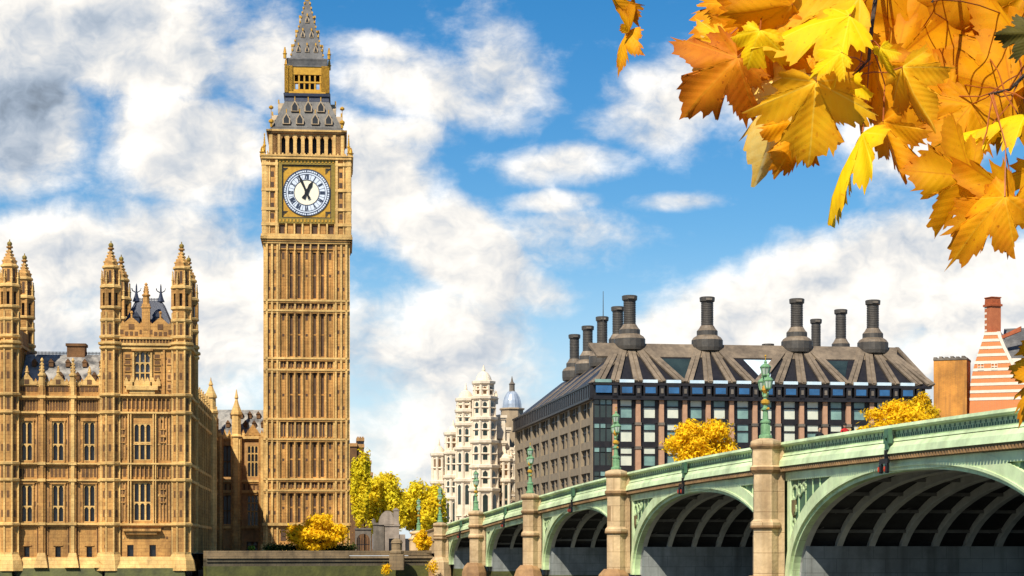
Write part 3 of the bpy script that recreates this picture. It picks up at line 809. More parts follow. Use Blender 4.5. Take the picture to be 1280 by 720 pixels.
# front wall with real openings
mx0, mx1 = px_(166.7), px_(188.7)                 # main window
ux0, ux1 = px_(170), px_(190)
mc = (mx0 + mx1) / 2
ba = [px_(162.6), px_(190.6)]
holes = [(mx0, mx1, pz(575), pz(529)), (mx0, mx1, pz(651), pz(603)), (mc - 1.0, mc + 1.0, pz(477), pz(438))]
for xb in ba: holes.append((xb - .42, xb + .42, pz(696), pz(681)))
grid_wall(body, X0, X1, 1.6, pz(421), holes, .35, 1.2)
for (a, c, l) in ((575, 529, 3), (651, 603, 3)):
    window(pav, mx0, mx1, pz(a), pz(c), .4, 3, (.48,), True, STL, PANE, .2, .5)
window(pav, mc - 1.0, mc + 1.0, pz(477), pz(438), .4, 3, (.3, .62), True, STL, PANEB, .16, .5)
for xb in ba: window(pav, xb - .42, xb + .42, pz(696), pz(681), .4, 1, (), False, STD, PANE, .1, .5)
# arched head of the top window, hood and oriel apron
lite.prism([(mc - 1.0, pz(438)), (mc - 1.0, pz(447)), (mc - .55, pz(440.5))], .38, .7); lite.prism([(mc + 1.0, pz(438)), (mc + .55, pz(440.5)), (mc + 1.0, pz(447))], .38, .7)
for s_ in (-1, 1):
    lite.box(*sorted((mc + s_ * 1.02, mc + s_ * 1.24)), .1, .4, pz(489), pz(440))
    trim.box(*sorted((mc + s_ * 2.6, mc + s_ * 2.85)), .12, .4, pz(493), pz(425))
    for py in (444, 452, 460, 470):
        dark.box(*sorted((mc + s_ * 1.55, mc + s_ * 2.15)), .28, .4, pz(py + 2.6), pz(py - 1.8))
        trim.box(*sorted((mc + s_ * 1.45, mc + s_ * 2.25)), .2, .4, pz(py + 4), pz(py + 3))
    for py in (450, 470, 482):
        rib.box(*sorted((mc + s_ * 3.1, mc + s_ * 3.7)), .24, .4, pz(py + 5), pz(py - 4))
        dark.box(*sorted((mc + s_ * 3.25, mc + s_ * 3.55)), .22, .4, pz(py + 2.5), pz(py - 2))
trim.box(mc - 1.35, mc + 1.35, .0, .4, pz(438), pz(435.5))
for k, (w, o, a, c) in enumerate(((2.3, .1, 482, 477), (2.0, -.25, 487, 482), (1.6, 0.0, 491.5, 487))):
    lite.box(mc - w, mc + w, o, .4, pz(a), pz(c))
for i in range(7):
    x = mc - 2.0 + i * 4 / 6
    lite.prism([(x - .3, pz(477)), (x + .3, pz(477)), (x, pz(470.5))], .12, .3)
# strings, pilasters, blind panels
def string(py, o=.2, h=.3, m=None, xa=None, xb=None, yb=.4):
    (m or lite).box(xa if xa is not None else X0 - .05, xb if xb is not None else X1 + .05, .35 - o, yb, pz(py) - h / 2, pz(py) + h / 2)
for py, o, h in ((493.5, .5, .24), (515.5, .46, .22), (579.4, .45, .2), (600, .38, .18), (655.4, .5, .28), (430, .5, .3), (434.5, .3, .25), (555, .05, .1)):
    string(py, o, h)
    if o > .3: trim.box(X0, X1, .2, .4, pz(py) - h / 2 - .22, pz(py) - h / 2)
for xx in (px_(160.4), px_(163.6), px_(191.6), px_(194.6)):
    trim.box(xx - .12, xx + .12, .05, .4, pz(655), pz(515))
    lite.box(xx - .06, xx + .06, -.05, .3, pz(655), pz(515))
for (a, c) in ((512, 496.5), (597, 582.5)):       # friezes
    n = 11
    for i in range(n):
        x = X0 + 1.0 + (X1 - X0 - 2.0) * (i + .5) / n
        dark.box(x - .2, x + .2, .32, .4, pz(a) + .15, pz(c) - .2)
        trim.box(x + .32, x + .42, .12, .4, pz(a), pz(c))
xs = [X0 + .95 + (X1 - X0 - 1.9) * i / 15 for i in range(16)]
for x in xs:                                      # blind tracery ribs beside the windows, with dark strips painted as shadow seams
    if mx0 - .7 < x < mx1 + .7: continue
    for (a, c) in ((573, 518), (651, 603)):
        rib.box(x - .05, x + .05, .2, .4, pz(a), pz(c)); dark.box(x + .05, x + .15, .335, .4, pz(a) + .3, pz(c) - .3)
for s_ in (-1, 1):
    for py in (549, 624, 540, 615):
        x = mc + s_ * 2.55
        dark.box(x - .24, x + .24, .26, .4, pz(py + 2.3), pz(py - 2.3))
        trim.box(x - .4, x + .4, .15, .4, pz(py + 4.6), pz(py + 2.9)); trim.box(x - .4, x + .4, .15, .4, pz(py - 2.9), pz(py - 4.4))
trim.box(mc - 2.4, mc + 2.4, -.4, .4, pz(664), pz(661)); trim.box(mc - 2.0, mc + 1.9, -.15, .4, pz(668), pz(664))
for xx in (X0 + .78, X1 - .78):
    dark.box(xx - .07, xx + .07, .33, .4, 3.1, pz(436))  # dark strips painted as shadow seams beside the turrets
rq = random.Random(4)
for k in range(70):                               # scattered carved bosses and dark boxes painted as shaded sockets
    x = X0 + 1.0 + (X1 - X0 - 2.0) * rq.random(); py = rq.choice((440, 447, 455, 463, 472, 480, 488, 521, 526, 548, 560, 571, 607, 619, 632, 648, 660, 672))
    if mx0 - .5 < x < mx1 + .5: continue
    (dark if k % 3 else lite).box(x - .12, x + .12, .30, .4, pz(py) - .14, pz(py) + .14)
# plinth, flared to the water
def flare(mb, xa, xb, y0, z0, z1, o0, o1): mb.hexa([(xa - o0, y0 - o0, z0), (xb + o0, y0 - o0, z0), (xb + o0, y0 + 1, z0), (xa - o0, y0 + 1, z0), (xa - o1, y0 - o1, z1), (xb + o1, y0 - o1, z1), (xb + o1, y0 + 1, z1), (xa - o1, y0 + 1, z1)])
trim.box(X0, X1, .15, 1.0, 2.6, pz(697)); flare(lite, X0, X1, .0, 1.55, 3.0, .9, .1)
tide = MB(); flare(tide, X0, X1, -.0, -1, 1.549, 1.3, .95)
# side and back walls
body.box(XR + .25, XR + .75, .5, DP - .5, 1.6, pz(421)); body.box(XL - .75, XL - .25, .5, DP - .5, 1.6, pz(421)); body.box(X0, X1, DP - .4, DP + .4, 1.6, pz(421))
for py in (430, 493.5, 515.5, 579.4, 600, 655.4):
    for x, s_ in ((XR + .75, 1), (XL - .75, -1)):
        lite.box(*sorted((x - s_ * .1, x + s_ * .38)), .6, DP - .6, pz(py) - .17, pz(py) + .17)
for i in range(6):
    y = 2 + i * 1.6
    for (a, c) in ((478, 440), (573, 530), (650, 606)): dark.box(XR + .7, XR + .78, y - .3, y + .3, pz(a), pz(c))
    trim.box(XR + .7, XR + .95, y + .7, y + .9, pz(655), pz(435))
# cornice with corbels, pierced gabled parapet
for i in range(18):
    x = X0 + .5 + (X1 - X0 - 1) * i / 17
    dark.box(x - .17, x + .17, -.02, .3, pz(428.6), pz(424.6)); trim.box(x + .2, x + .33, -.1, .3, pz(429), pz(423.6))
lite.box(X0, X1, -.2, .5, pz(423.5), pz(420.8))
par = MB()
par.box(X0, X1, .05, .35, pz(421), pz(408))
W_ = X1 - X0
for f in (.27, .73):
    x = X0 + W_ * f
    par.prism([(x - 1.5, pz(408)), (x + 1.5, pz(408)), (x + .22, pz(397)), (x - .22, pz(397))], .04, .34)
    par.box(x - .1, x + .1, .1, .3, pz(397), pz(389)); par.ball((x, .2, pz(390)), .22, 6)
    dark.box(x - .35, x + .35, .0, .2, pz(411), pz(404.5))
for i in range(13):
    x = X0 + W_ * (i + .5) / 13
    if min(abs(x - X0 - W_ * f) for f in (.27, .73)) > 1.0:
        dark.box(x - .2, x + .2, .01, .2, pz(417), pz(411.5)); par.prism([(x - .3, pz(408)), (x + .3, pz(408)), (x, pz(401.5))], .08, .3)
    else: dark.box(x - .2, x + .2, .01, .2, pz(419), pz(414))
for (xa, ya, xb, yb) in ((XR + .4, .8, XR + .7, DP - .8), (XL - .7, .8, XL - .4, DP - .8), (X0, DP - .1, X1, DP + .2)):
    par.box(xa, xb, ya, yb, pz(421), pz(408))
par.build('parapet', ST, pav)
cp = MB(); cx_ = (X0 + X1) / 2
cp.box(cx_ - .5, cx_ + .5, -.05, .7, pz(421), pz(379)); pinnacle(cp, cx_, .35, pz(379), pz(352), .42)
cp.box(cx_ - .6, cx_ + .6, -.12, .8, pz(384), pz(382.6)); cp.box(cx_ - .3, cx_ + .3, -.1, 0, pz(412), pz(388))
cp.build('central_pinnacle', ST, pav)
# turrets
def turret(o, tx0, ty0, top):
    s, l, d = MB(), MB(), MB()
    r = TR
    l.lathe(tx0, ty0, [(r + .75, 1.2), (r + .5, 2.5), (r + .12, 3.3), (r + .12, 3.6)], 8); 
    s.lathe(tx0, ty0, [(r, 3.4), (r, pz(361 + 26))], 8)
    for py, q in ((655.4, .3), (600, .25), (579.4, .25), (515.5, .3), (493.5, .32), (434.5, .3), (429, .45), (421, .3), (400, .2)):
        l.lathe(tx0, ty0, [(r + .05, pz(py) - .3), (r + q, pz(py) - .12), (r + q, pz(py) + .14), (r + .03, pz(py) + .24)], 8)
    for i in range(8):                            # corner shafts
        a = math.pi / 8 + i * math.pi / 4
        l.lathe(tx0 + (r + .02) * math.cos(a), ty0 + (r + .02) * math.sin(a), [(.13, 3.4), (.13, pz(390))], 4)
    for i in range(8):                            # small panels up the faces
        a = i * math.pi / 4
        c, sn = math.cos(a), math.sin(a)
        for py in (412, 446, 470, 505, 535, 560, 590, 618, 642):
            R_ = r * math.cos(math.pi / 8) + .012
            w, h = .17, .45 if py not in (412, 505, 590) else .75
            p = [(tx0 + R_ * c - sn * w * q, ty0 + R_ * sn + c * w * q) for q in (-1, 1)]
            z = pz(py)
            d.add([(*p[0], z - h), (*p[1], z - h), (*p[1], z + h), (*p[0], z + h)], [(0, 1, 2, 3)], 1)
    zt = pz(387)
    l.lathe(tx0, ty0, [(r, zt), (r + .22, zt + .15), (r + .22, zt + .4), (r, zt + .5)], 8)
    d.lathe(tx0, ty0, [(r * .62, zt + .3), (r * .62, pz(361))], 8)
    for i in range(8):
        a = math.pi / 8 + i * math.pi / 4
        s.lathe(tx0 + r * .92 * math.cos(a), ty0 + r * .92 * math.sin(a), [(.27, zt + .3), (.27, pz(361))], 4, a)
    s.lathe(tx0, ty0, [(r, pz(366)), (r, pz(360))], 8)
    l.lathe(tx0, ty0, [(r, pz(361)), (r + .25, pz(359.5)), (r + .2, pz(357)), (r - .1, pz(355))], 8)
    r2 = r * .8
    s.lathe(tx0, ty0, [(r2, pz(357)), (r2, pz(334))], 8)
    for i in range(8):
        a = i * math.pi / 4
        c, sn = math.cos(a), math.sin(a)
        R_ = r2 * math.cos(math.pi / 8) + .012
        p = [(tx0 + R_ * c - sn * .16 * q, ty0 + R_ * sn + c * .16 * q) for q in (-1, 1)]
        d.add([(*p[0], pz(353)), (*p[1], pz(353)), (*p[1], pz(338)), (*p[0], pz(338))], [(0, 1, 2, 3)])
        a += math.pi / 8
        pinnacle(l, tx0 + (r2 + .22) * math.cos(a), ty0 + (r2 + .22) * math.sin(a), pz(357), pz(337), .13)
    l.lathe(tx0, ty0, [(r2, pz(336)), (r2 + .2, pz(334.5)), (r2 + .16, pz(332.5)), (r2 - .1, pz(331))], 8)
    s.lathe(tx0, ty0, [(r2 - .05, pz(332)), (r2 - .12, pz(326)), (.5, pz(321)), (.3, pz(316)), (.2, pz(311.5)), (.42, pz(310.5)), (.42, pz(308.8)), (.16, pz(308)), (.16, pz(306.5))], 8)
    for py, rr in ((327, .86), (323, .62), (319, .45), (315, .33)):
        for i in range(4):
            a = i * math.pi / 2 + .4
            l.ball((tx0 + rr * math.cos(a), ty0 + rr * math.sin(a), pz(py)), .15, 5)
    g = MB(); g.tube([(tx0, ty0, pz(307)), (tx0, ty0, pz(300))], .07, 5); g.ball((tx0, ty0, pz(305.6)), .34, 8)
    s.merge(d, 1); q = s.build('turret', [ST, SLOT, STD], o); l.build('turret_moulding', STL, q); g.build('finial', OLIVE, q)
for tx0, ty0 in ((XL, .6), (XR, .6), (XL, .6 + DP), (XR, .6 + DP)): turret(pav, tx0, ty0, 0)
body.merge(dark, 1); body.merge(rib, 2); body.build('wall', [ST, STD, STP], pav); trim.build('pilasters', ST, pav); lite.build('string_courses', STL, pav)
tide.build('tide_band', ALGAE, pav)
rf = MB()
xa, xb = X0 + .2, X1 - .2
rf.hexa([(xa, .8, pz(420)), (xb, .8, pz(420)), (xb, DP, pz(420)), (xa, DP, pz(420)), (xa + 2.1, 3.4, pz(371)), (xb - 2.1, 3.4, pz(371)), (xb - 2.1, DP - 3, pz(371)), (xa + 2.1, DP - 3, pz(371))])
rf.build('roof', NAVY, pav)
ir = MB()
for x in (xa + 2.2, xb - 2.2):
    ir.lathe(x, 3.6, [(.55, pz(372)), (.3, pz(366)), (.14, pz(360)), (.1, pz(352)), (.02, pz(349))], 6)
    for k in (-1, 1): ir.tube([(x, 3.6, pz(361)), (x + k * .5, 3.6, pz(358)), (x + k * .6, 3.6, pz(355))], .07, 4)
for i in range(15):
    x = xa + 2.4 + (xb - xa - 4.8) * i / 14
    ir.box(x - .05, x + .05, 3.35, 3.45, pz(371), pz(367.5))
ir.box(xa + 2.2, xb - 2.2, 3.35, 3.45, pz(369.5), pz(369))
for f in (.33, .68):                              # lucarnes
    x = X0 + W_ * f
    ir.box(x - .4, x + .4, 1.2, 2.2, pz(402), pz(394)); ir.prism([(x - .5, pz(394)), (x + .5, pz(394)), (x, pz(387))], 1.1, 2.2)
ir.build('roof_ironwork', NAVY, pav)
SHIFT = -(px_(226.5) - px_(11.0))
pv2 = copy_tree(pav)
pv2.location = PA.w((XL + XR) / 2 + SHIFT, DP / 2, 1.0)
pv2['label'] = 'golden pavilion tower cut by the left edge of the photo, its two right turrets showing'

# river wing between the pavilions
wing = thing('palace_wing', 'golden river front with paired tall windows and grey slate roof between the pavilion towers', 'palace', PA, ((SHIFT + XL) / 2, 6, 1.0))
body, trim, lite, dark, rib = MB(), MB(), MB(), MB(), MB()
WX0, WX1 = SHIFT + 1.0, XL - 1.0
wxs = [px_(32), px_(71.3), px_(110.5)]
holes = []
for x in wxs:
    holes += [(x - .72, x + .72, pz(576), pz(527)), (x - .72, x + .72, pz(652.5), pz(606)), (x - .36, x + .36, pz(696.5), pz(683.5))]
YW = .9
grid_wall(body, WX0, WX1, 1.6, pz(495), holes, YW, YW + .9)
for x in wxs:
    for a, c in ((576, 527), (652.5, 606)):
        w_ = window(wing, x - .72, x + .72, pz(a), pz(c), YW + .05, 2, (.42,), True, STL, PANE, .17, .5)
        for s_ in (-1, 1):
            trim.box(*sorted((x + s_ * .76, x + s_ * .92)), YW - .14, YW + .1, pz(a) - .1, pz(c) + .3)
            rib.box(*sorted((x + s_ * 1.15, x + s_ * 1.24)), YW - .08, YW + .1, pz(a), pz(c))
            rib.box(*sorted((x + s_ * 1.45, x + s_ * 1.54)), YW - .08, YW + .1, pz(a), pz(c))
            dark.box(*sorted((x + s_ * 1.02, x + s_ * 1.38)), YW - .04, YW + .1, (pz(a) + pz(c)) / 2 - .35, (pz(a) + pz(c)) / 2 + .25)
        trim.box(x - 1.0, x + 1.0, YW - .18, YW + .1, pz(c) + .1, pz(c) + .35)
    window(wing, x - .36, x + .36, pz(696.5), pz(683.5), YW + .05, 1, (), False, STD, PANE, .1, .5)
    trim.box(x - .6, x + .6, YW - .12, YW + .1, pz(682.5), pz(681))
    for (a, c) in ((597, 583),):
        for i in range(4):
            dark.box(x - .95 + i * .5, x - .6 + i * .5, YW - .04, YW + .1, pz(a) + .1, pz(c) - .3)
for py, o, h in ((496, .5, .24), (515.5, .45, .22), (579.4, .45, .2), (600.2, .38, .18), (654.8, .5, .28)):
    lite.box(WX0, WX1, YW - o, YW + .1, pz(py) - h / 2, pz(py) + h / 2)
    trim.box(WX0, WX1, YW - .2, YW + .1, pz(py) - h / 2 - .25, pz(py) - h / 2)
grid_wall(body, WX0, WX1, pz(495), pz(479), [], YW + .25, YW + .5)
wp = [px_(13), px_(51.5), px_(90.3), px_(126.5)]
rq = random.Random(5)
for k in range(70):  # carved bosses, and dark boxes painted as shaded sockets
    x = WX0 + .3 + (WX1 - WX0 - .6) * rq.random(); py = rq.choice((520, 524, 545, 553, 561, 573, 604, 618, 630, 641, 649, 660, 670, 680))
    if min(abs(x - q) for q in wxs) < 1.05: continue
    (dark if k % 3 else lite).box(x - .12, x + .12, YW - .05, YW + .1, pz(py) - .14, pz(py) + .14)
n = 30
for i in range(n):                                # frieze openings
    x = WX0 + (WX1 - WX0) * (i + .5) / n
    if min(abs(x - p) for p in wp) > .45: dark.box(x - .17, x + .17, YW - .03, YW + .1, pz(512.5), pz(499))
    trim.box(x + .2, x + .26, YW - .1, YW + .1, pz(514), pz(497))
for i in range(22):                               # parapet cresting
    x = WX0 + (WX1 - WX0) * (i + .5) / 22
    lite.box(x - .3, x + .3, YW + .05, YW + .4, pz(480.5), pz(476.5)); dark.box(x - .2, x + .2, YW + .2, YW + .3, pz(489), pz(483))
    trim.prism([(x - .22, pz(476.5)), (x + .22, pz(476.5)), (x, pz(472))], YW + .1, YW + .3)
lite.box(WX0, WX1, YW + .1, YW + .55, pz(482), pz(480))
pin = MB()
for k, x in enumerate(wp):
    m_ = lite if k > 1 else trim
    m_.box(x - .22, x + .22, YW - .62, YW + .1, 2.9, pz(482)); trim.box(x - .42, x + .42, YW - .42, YW + .1, 2.9, pz(484))
    lite.hexa([(x - .9, YW - 1.5, 1.6), (x + .9, YW - 1.5, 1.6), (x + .9, YW, 1.6), (x - .9, YW, 1.6), (x - .45, YW - .75, 3.5), (x + .45, YW - .75, 3.5), (x + .45, YW, 3.5), (x - .45, YW, 3.5)])
    for py in (654.8, 600.2, 579.4, 515.5, 496): lite.box(x - .5, x + .5, YW - .72, YW, pz(py) - .18, pz(py) + .2)
    for s_ in (-1, 1): dark.box(*sorted((x + s_ * .43, x + s_ * .58)), YW - .03, YW + .1, 3.2, pz(497)); rib.box(*sorted((x + s_ * .62, x + s_ * .70)), YW - .12, YW + .1, 3.2, pz(497))  # dark strips beside the pilasters stand for shadow seams
    pinnacle(pin, x, YW - .2, pz(484), pz(447), .4)
for x in [px_(32), px_(71.3), px_(110.5)]:
    pin.prism([(x - 1.2, pz(481)), (x + 1.2, pz(481)), (x + .2, pz(468)), (x - .2, pz(468))], YW + .02, YW + .35); pinnacle(pin, x, YW + .2, pz(470), pz(457), .22)
    dark.box(x - .3, x + .3, YW - .01, YW + .1, pz(480), pz(474))
lite.hexa([(WX0, YW - 1.0, 1.55), (WX1, YW - 1.0, 1.55), (WX1, YW + .5, 1.55), (WX0, YW + .5, 1.55), (WX0, YW - .2, 2.9), (WX1, YW - .2, 2.9), (WX1, YW + .5, 2.9), (WX0, YW + .5, 2.9)])
tide = MB(); tide.hexa([(WX0, YW - 1.6, -1), (WX1, YW - 1.6, -1), (WX1, YW + .5, -1), (WX0, YW + .5, -1), (WX0, YW - 1.02, 1.549), (WX1, YW - 1.02, 1.549), (WX1, YW + .5, 1.549), (WX0, YW + .5, 1.549)])
tide.build('tide_band', ALGAE, wing)
body.box(WX0, WX1, YW + 13, YW + 13.6, 1.6, pz(480))
body.merge(dark, 1); body.merge(rib, 2); body.build('wall', [ST, STD, STP], wing); trim.build('pilasters', ST, wing); lite.build('string_courses', STL, wing); pin.build('pinnacles', STL, wing)
rf = MB()
rz0, rz1 = pz(485), 4 + (686 - 444) * 252 / FP
rf.hexa([(WX0, YW + .8, rz0), (WX1, YW + .8, rz0), (WX1, YW + 13, rz0), (WX0, YW + 13, rz0), (WX0, YW + 6.4, rz1), (WX1, YW + 6.4, rz1), (WX1, YW + 7.4, rz1), (WX0, YW + 7.4, rz1)])
ro = rf.build('roof', SLATEW, wing)
ch = MB(); xc = px_(85.5)
ch.box(xc - 1.15, xc + 1.15, YW + 6, YW + 8, rz1 - 1, rz1 + 1.1); ch.box(xc - 1.3, xc + 1.3, YW + 5.85, YW + 8.15, rz1 + 1.1, rz1 + 1.45)
ch.build('chimney', STD, ro)
rc = MB()
for i in range(60):
    x = WX0 + (WX1 - WX0) * (i + .5) / 60
    rc.box(x - .04, x + .04, YW + 6.8, YW + 6.9, rz1, rz1 + .45)
rc.box(WX0, WX1, YW + 6.82, YW + 6.88, rz1 + .2, rz1 + .26)
random.seed(3)
lu = MB()
for row, f in ((0, .3), (1, .68)):
    for i in range(5):
        x = WX0 + (WX1 - WX0) * (i + .35 + .3 * row) / 5
        y = YW + .8 + 5.6 * f
        z = rz0 + (rz1 - rz0) * f
        lu.box(x - .28, x + .28, y - .55, y + .5, z - .2, z + .35); lu.prism([(x - .36, z + .35), (x + .36, z + .35), (x, z + .85)], y - .62, y + .6)
rc.build('ridge_cresting', DARK, ro); lu.build('lucarne', STD, ro)

# side wall running back from the corner pavilion
side = thing('palace_side_wall', 'long shaded side front of the palace running back from the corner turret towards the clock tower', 'palace wing', PA, (XR, 36, 1.0))
body, trim, lite, dark = MB(), MB(), MB(), MB()
SX = XR + .6
SY0, SY1 = .6 + DP + .9, 61.0
body.box(SX - 9, SX, SY0, SY1, 1.6, pz(500))
body.box(SX - .7, SX - .1, SY0, SY1, pz(500), pz(481))
for py, o in ((493.5, .3), (515.5, .32), (579.4, .3), (600, .28), (655.4, .35), (627, .1), (483, .2)):
    lite.box(SX - .1, SX + o, SY0, SY1, pz(py) - .18, pz(py) + .18); trim.box(SX - .1, SX + .15, SY0, SY1, pz(py) - .5, pz(py) - .18)
ny = 13
for i in range(ny):
    y = SY0 + (SY1 - SY0) * (i + .5) / ny
    for (a, c) in ((573, 528), (650, 606)):
        for q in (-.55, .55): dark.box(SX - .1, SX + .03, y + q - .35, y + q + .35, pz(a), pz(c))
        trim.box(SX - .1, SX + .12, y - 1.05, y + 1.05, pz(c), pz(c) + .25)
    dark.box(SX - .1, SX + .03, y - .4, y + .4, pz(697), pz(684))
    for q in (-1.2, -.4, .4, 1.2): dark.box(SX - .1, SX + .05, y + q - .2, y + q + .2, pz(512), pz(498))
    yb = SY0 + (SY1 - SY0) * (i + 1) / ny
    trim.box(SX - .1, SX + .28, yb - .3, yb + .3, 1.6, pz(482)); lite.box(SX, SX + .34, yb - .12, yb + .12, 3, pz(482))
    pinnacle(lite, SX, yb - .1, pz(482), pz(463), .22)
    for q in range(4): lite.box(SX - .5, SX - .2, yb - 3.4 + q * .9, yb - 2.9 + q * .9, pz(481), pz(476))
body.build('wall', ST, side); trim.build('buttresses', ST, side); lite.build('string_courses', STL, side); dark.build('windows', PANE, side)
rf = MB(); rf.hexa([(SX - 9, SY0, pz(492)), (SX - .8, SY0, pz(492)), (SX - .8, SY1, pz(492)), (SX - 9, SY1, pz(492)), (SX - 5, SY0 + .1, pz(466)), (SX - 4.6, SY0 + .1, pz(466)), (SX - 4.6, SY1, pz(466)), (SX - 5, SY1, pz(466))])
rf.build('roof', SLATE, side)
tp = MB(); yt = 46
tp.lathe(SX + .1, yt, [(.95, 2), (.95, pz(486)), (1.15, pz(484)), (1.15, pz(481)), (.85, pz(479)), (.8, pz(462)), (1.0, pz(461)), (.95, pz(458)), (.55, pz(450)), (.25, pz(443)), (.4, pz(442)), (.3, pz(440)), (.1, pz(435)), (.05, pz(431))], 8)
tp.build('stair_turret', STL, side)
tide = MB(); tide.box(SX - .2, SX + .4, SY0, 16, -1, 1.65); tide.build('tide_band', ALGAE, side)

# link block between the side wall and the clock tower
LK = frame_px(277, 306, 425)
lz = lambda py: CZ + (HY - py) * 306.5 / FP
link = thing('palace_link_block', 'low golden block with tall windows and grey roof between palace side wall and clock tower', 'palace wing', LK, (LK.lx(304), 3, GZ))
body, trim, lite, dark = MB(), MB(), MB(), MB()
l0, l1 = -2.0, LK.lx(336)
wx0, wx1 = LK.lx(309), LK.lx(322.5)
rx0, rx1 = LK.lx(278.5), LK.lx(289)
holes = [(wx0, wx1, lz(596), lz(557)), (wx0, wx1, lz(657.5), lz(619)), (LK.lx(308), LK.lx(322), GZ, lz(677)), (rx0, rx1, lz(599), lz(556)), (rx0, rx1, lz(655), lz(617))]
grid_wall(body, l0, l1, GZ, lz(547), holes, .4, 1.2)
for (a, c) in ((596, 557), (657.5, 619)): window(link, wx0, wx1, lz(a), lz(c), .45, 3, (.48, .75), True, STL, PANE, .16, .5); window(link, rx0, rx1, lz(a), lz(c), .7, 2, (.5,), True, STD, PANE, .16, .4)  # recess windows take darker frames, the recess shade put into their colour
window(link, LK.lx(308), LK.lx(322), GZ, lz(677), .7, 2, (.6,), True, STD, PANE, .2, .45)
for py, o in ((547, .45), (601, .35), (614.5, .35), (659, .45)): lite.box(l0, l1, .4 - o, .5, lz(py) - .2, lz(py) + .2); trim.box(l0, l1, .2, .5, lz(py) - .5, lz(py) - .2)
for px, w in ((293, .55), (299.5, .3), (327.5, .5), (276, .4)):
    x = LK.lx(px); trim.box(x - w, x + w, -.35, .5, GZ, lz(546)); lite.box(x - w * .4, x + w * .4, -.5, .5, GZ, lz(547))
for i in range(12):
    x = l0 + 1 + (l1 - l0 - 1) * i / 11.5
    lite.box(x - .25, x + .25, .1, .4, lz(546), lz(541)); dark.box(x + .02, x + .3, .3, .45, lz(612.5), lz(603.5))
    trim.prism([(x - .2, lz(541)), (x + .2, lz(541)), (x, lz(536.5))], .12, .36)
lite.box(l0, l1, .15, .5, lz(547), lz(543.5))
x = LK.lx(316); trim.prism([(x - 1.3, lz(544)), (x + 1.3, lz(544)), (x, lz(530))], .05, .4)
x = LK.lx(295.5); lite.lathe(x, .1, [(.8, GZ), (.8, lz(547)), (1.0, lz(546)), (.75, lz(543)), (.75, lz(520)), (.95, lz(518.5)), (.9, lz(515)), (.4, lz(505)), (.2, lz(499)), (.35, lz(497.5)), (.25, lz(495)), (.05, lz(487))], 8)
body.box(l0, l1, 9, 9.6, GZ, lz(547))
body.merge(dark, 1); body.build('wall', [STP, STD], link); trim.build('pilasters', ST, link); lite.build('string_courses', STL, link)
rf = MB(); rf.hexa([(l0, .9, lz(546)), (l1, .9, lz(546)), (l1, 9, lz(546)), (l0, 9, lz(546)), (l0, 4.2, lz(510)), (l1, 4.2, lz(510)), (l1, 5, lz(510)), (l0, 5, lz(510))])
ro = rf.build('roof', SLATEW, link)
lu = MB()
for row, py in ((0, 531), (1, 519)):
    for i in range(5):
        x = LK.lx(284 + 11 * i + 5 * row); f = (546 - py) / 36; y = .9 + 3.3 * f
        lu.box(x - .3, x + .3, y - .4, y + .6, lz(py) - .3, lz(py) + .35); lu.prism([(x - .4, lz(py) + .35), (x + .4, lz(py) + .35), (x, lz(py) + .9)], y - .5, y + .6)
lu.build('lucarne', STD, ro)
# ------------------------------------------------------------------ bridge
TH = math.atan(427 / FP)
BRX, BRY = -9.72, 259.2
BR = Frame(BRX, BRY, math.atan2(-math.cos(TH), math.sin(TH)))      # x along the bridge towards the viewer's bank, y across it
PIER = [0, 31, 66, 104, 144, 184, 219, 250]
TOP = [(-40, 6.4), (-10, 7.0), (0, 7.35), (15, 7.85), (34, 8.41), (50, 8.95), (68, 9.42), (85, 9.87), (105, 10.24), (125, 10.46), (145, 10.5), (165, 10.38), (184, 10.12), (219, 9.3), (250, 8.3), (290, 7.2)]
def ztop(t):
    if t <= 0: return 7.35 + (.035 * t if t > -60 else -2.1)
    for k in range(1, len(TOP) - 2):
        if t <= TOP[k + 1][0] or k == len(TOP) - 3:
            (x0, y0), (x1, y1), (x2, y2), (x3, y3) = TOP[k - 1:k + 3]
            m1, m2 = (y2 - y0) / (x2 - x0), (y3 - y1) / (x3 - x1)
            h = x2 - x1; u = (t - x1) / h
            return (2 * u**3 - 3 * u**2 + 1) * y1 + (u**3 - 2 * u**2 + u) * h * m1 + (-2 * u**3 + 3 * u**2) * y2 + (u**3 - u**2) * h * m2
bridge = thing('bridge', 'pale green iron arch bridge with stone piers and dark ribbed vaults curving over the river', 'bridge', BR, (125, 14, 0))
E = 1.08                                         # front plane of the ironwork
BWD = 26.0
ZS = 1.9
def sweep(mb, t0, t1, prof, step=2.0, mi=0):     # profile (y, dz below the rail top), closed, swept along the rising rail
    n = max(1, round((t1 - t0) / step))
    vs, fs = [], []
    m = len(prof)
    for k in range(n + 1):
        t = t0 + (t1 - t0) * k / n
        for y, dz in prof: vs.append((t, y, ztop(t) + dz))
    for k in range(n):
        for i in range(m):
            j = (i + 1) % m
            fs.append((k * m + i, (k + 1) * m + i, (k + 1) * m + j, k * m + j))
    fs.append(tuple(range(m))); fs.append(tuple(n * m + i for i in range(m - 1, -1, -1)))
    mb.add(vs, fs, mi)
def zcrown(i): return [6.1, 7.05, 7.6, 8.02, 7.98, 7.55, 7.0][i]
def arch(i, t, off=0.0, nexp=2.25):              # underside of arch i, moved outward by off
    a0, a1 = PIER[i] + 1.65, PIER[i + 1] - 1.65
    c, h = (a0 + a1) / 2, (a1 - a0) / 2 + off
    q = min(1.0, abs((t - c) / h))
    return ZS + (zcrown(i) - ZS + off) * (1 - q ** nexp) ** (1 / nexp)
def samples(i, off=0.0, n=56):
    a0, a1 = PIER[i] + 1.65 - off, PIER[i + 1] - 1.65 + off
    c, h = (a0 + a1) / 2, (a1 - a0) / 2
    return [c - h * math.cos(math.pi * k / n) for k in range(n + 1)]
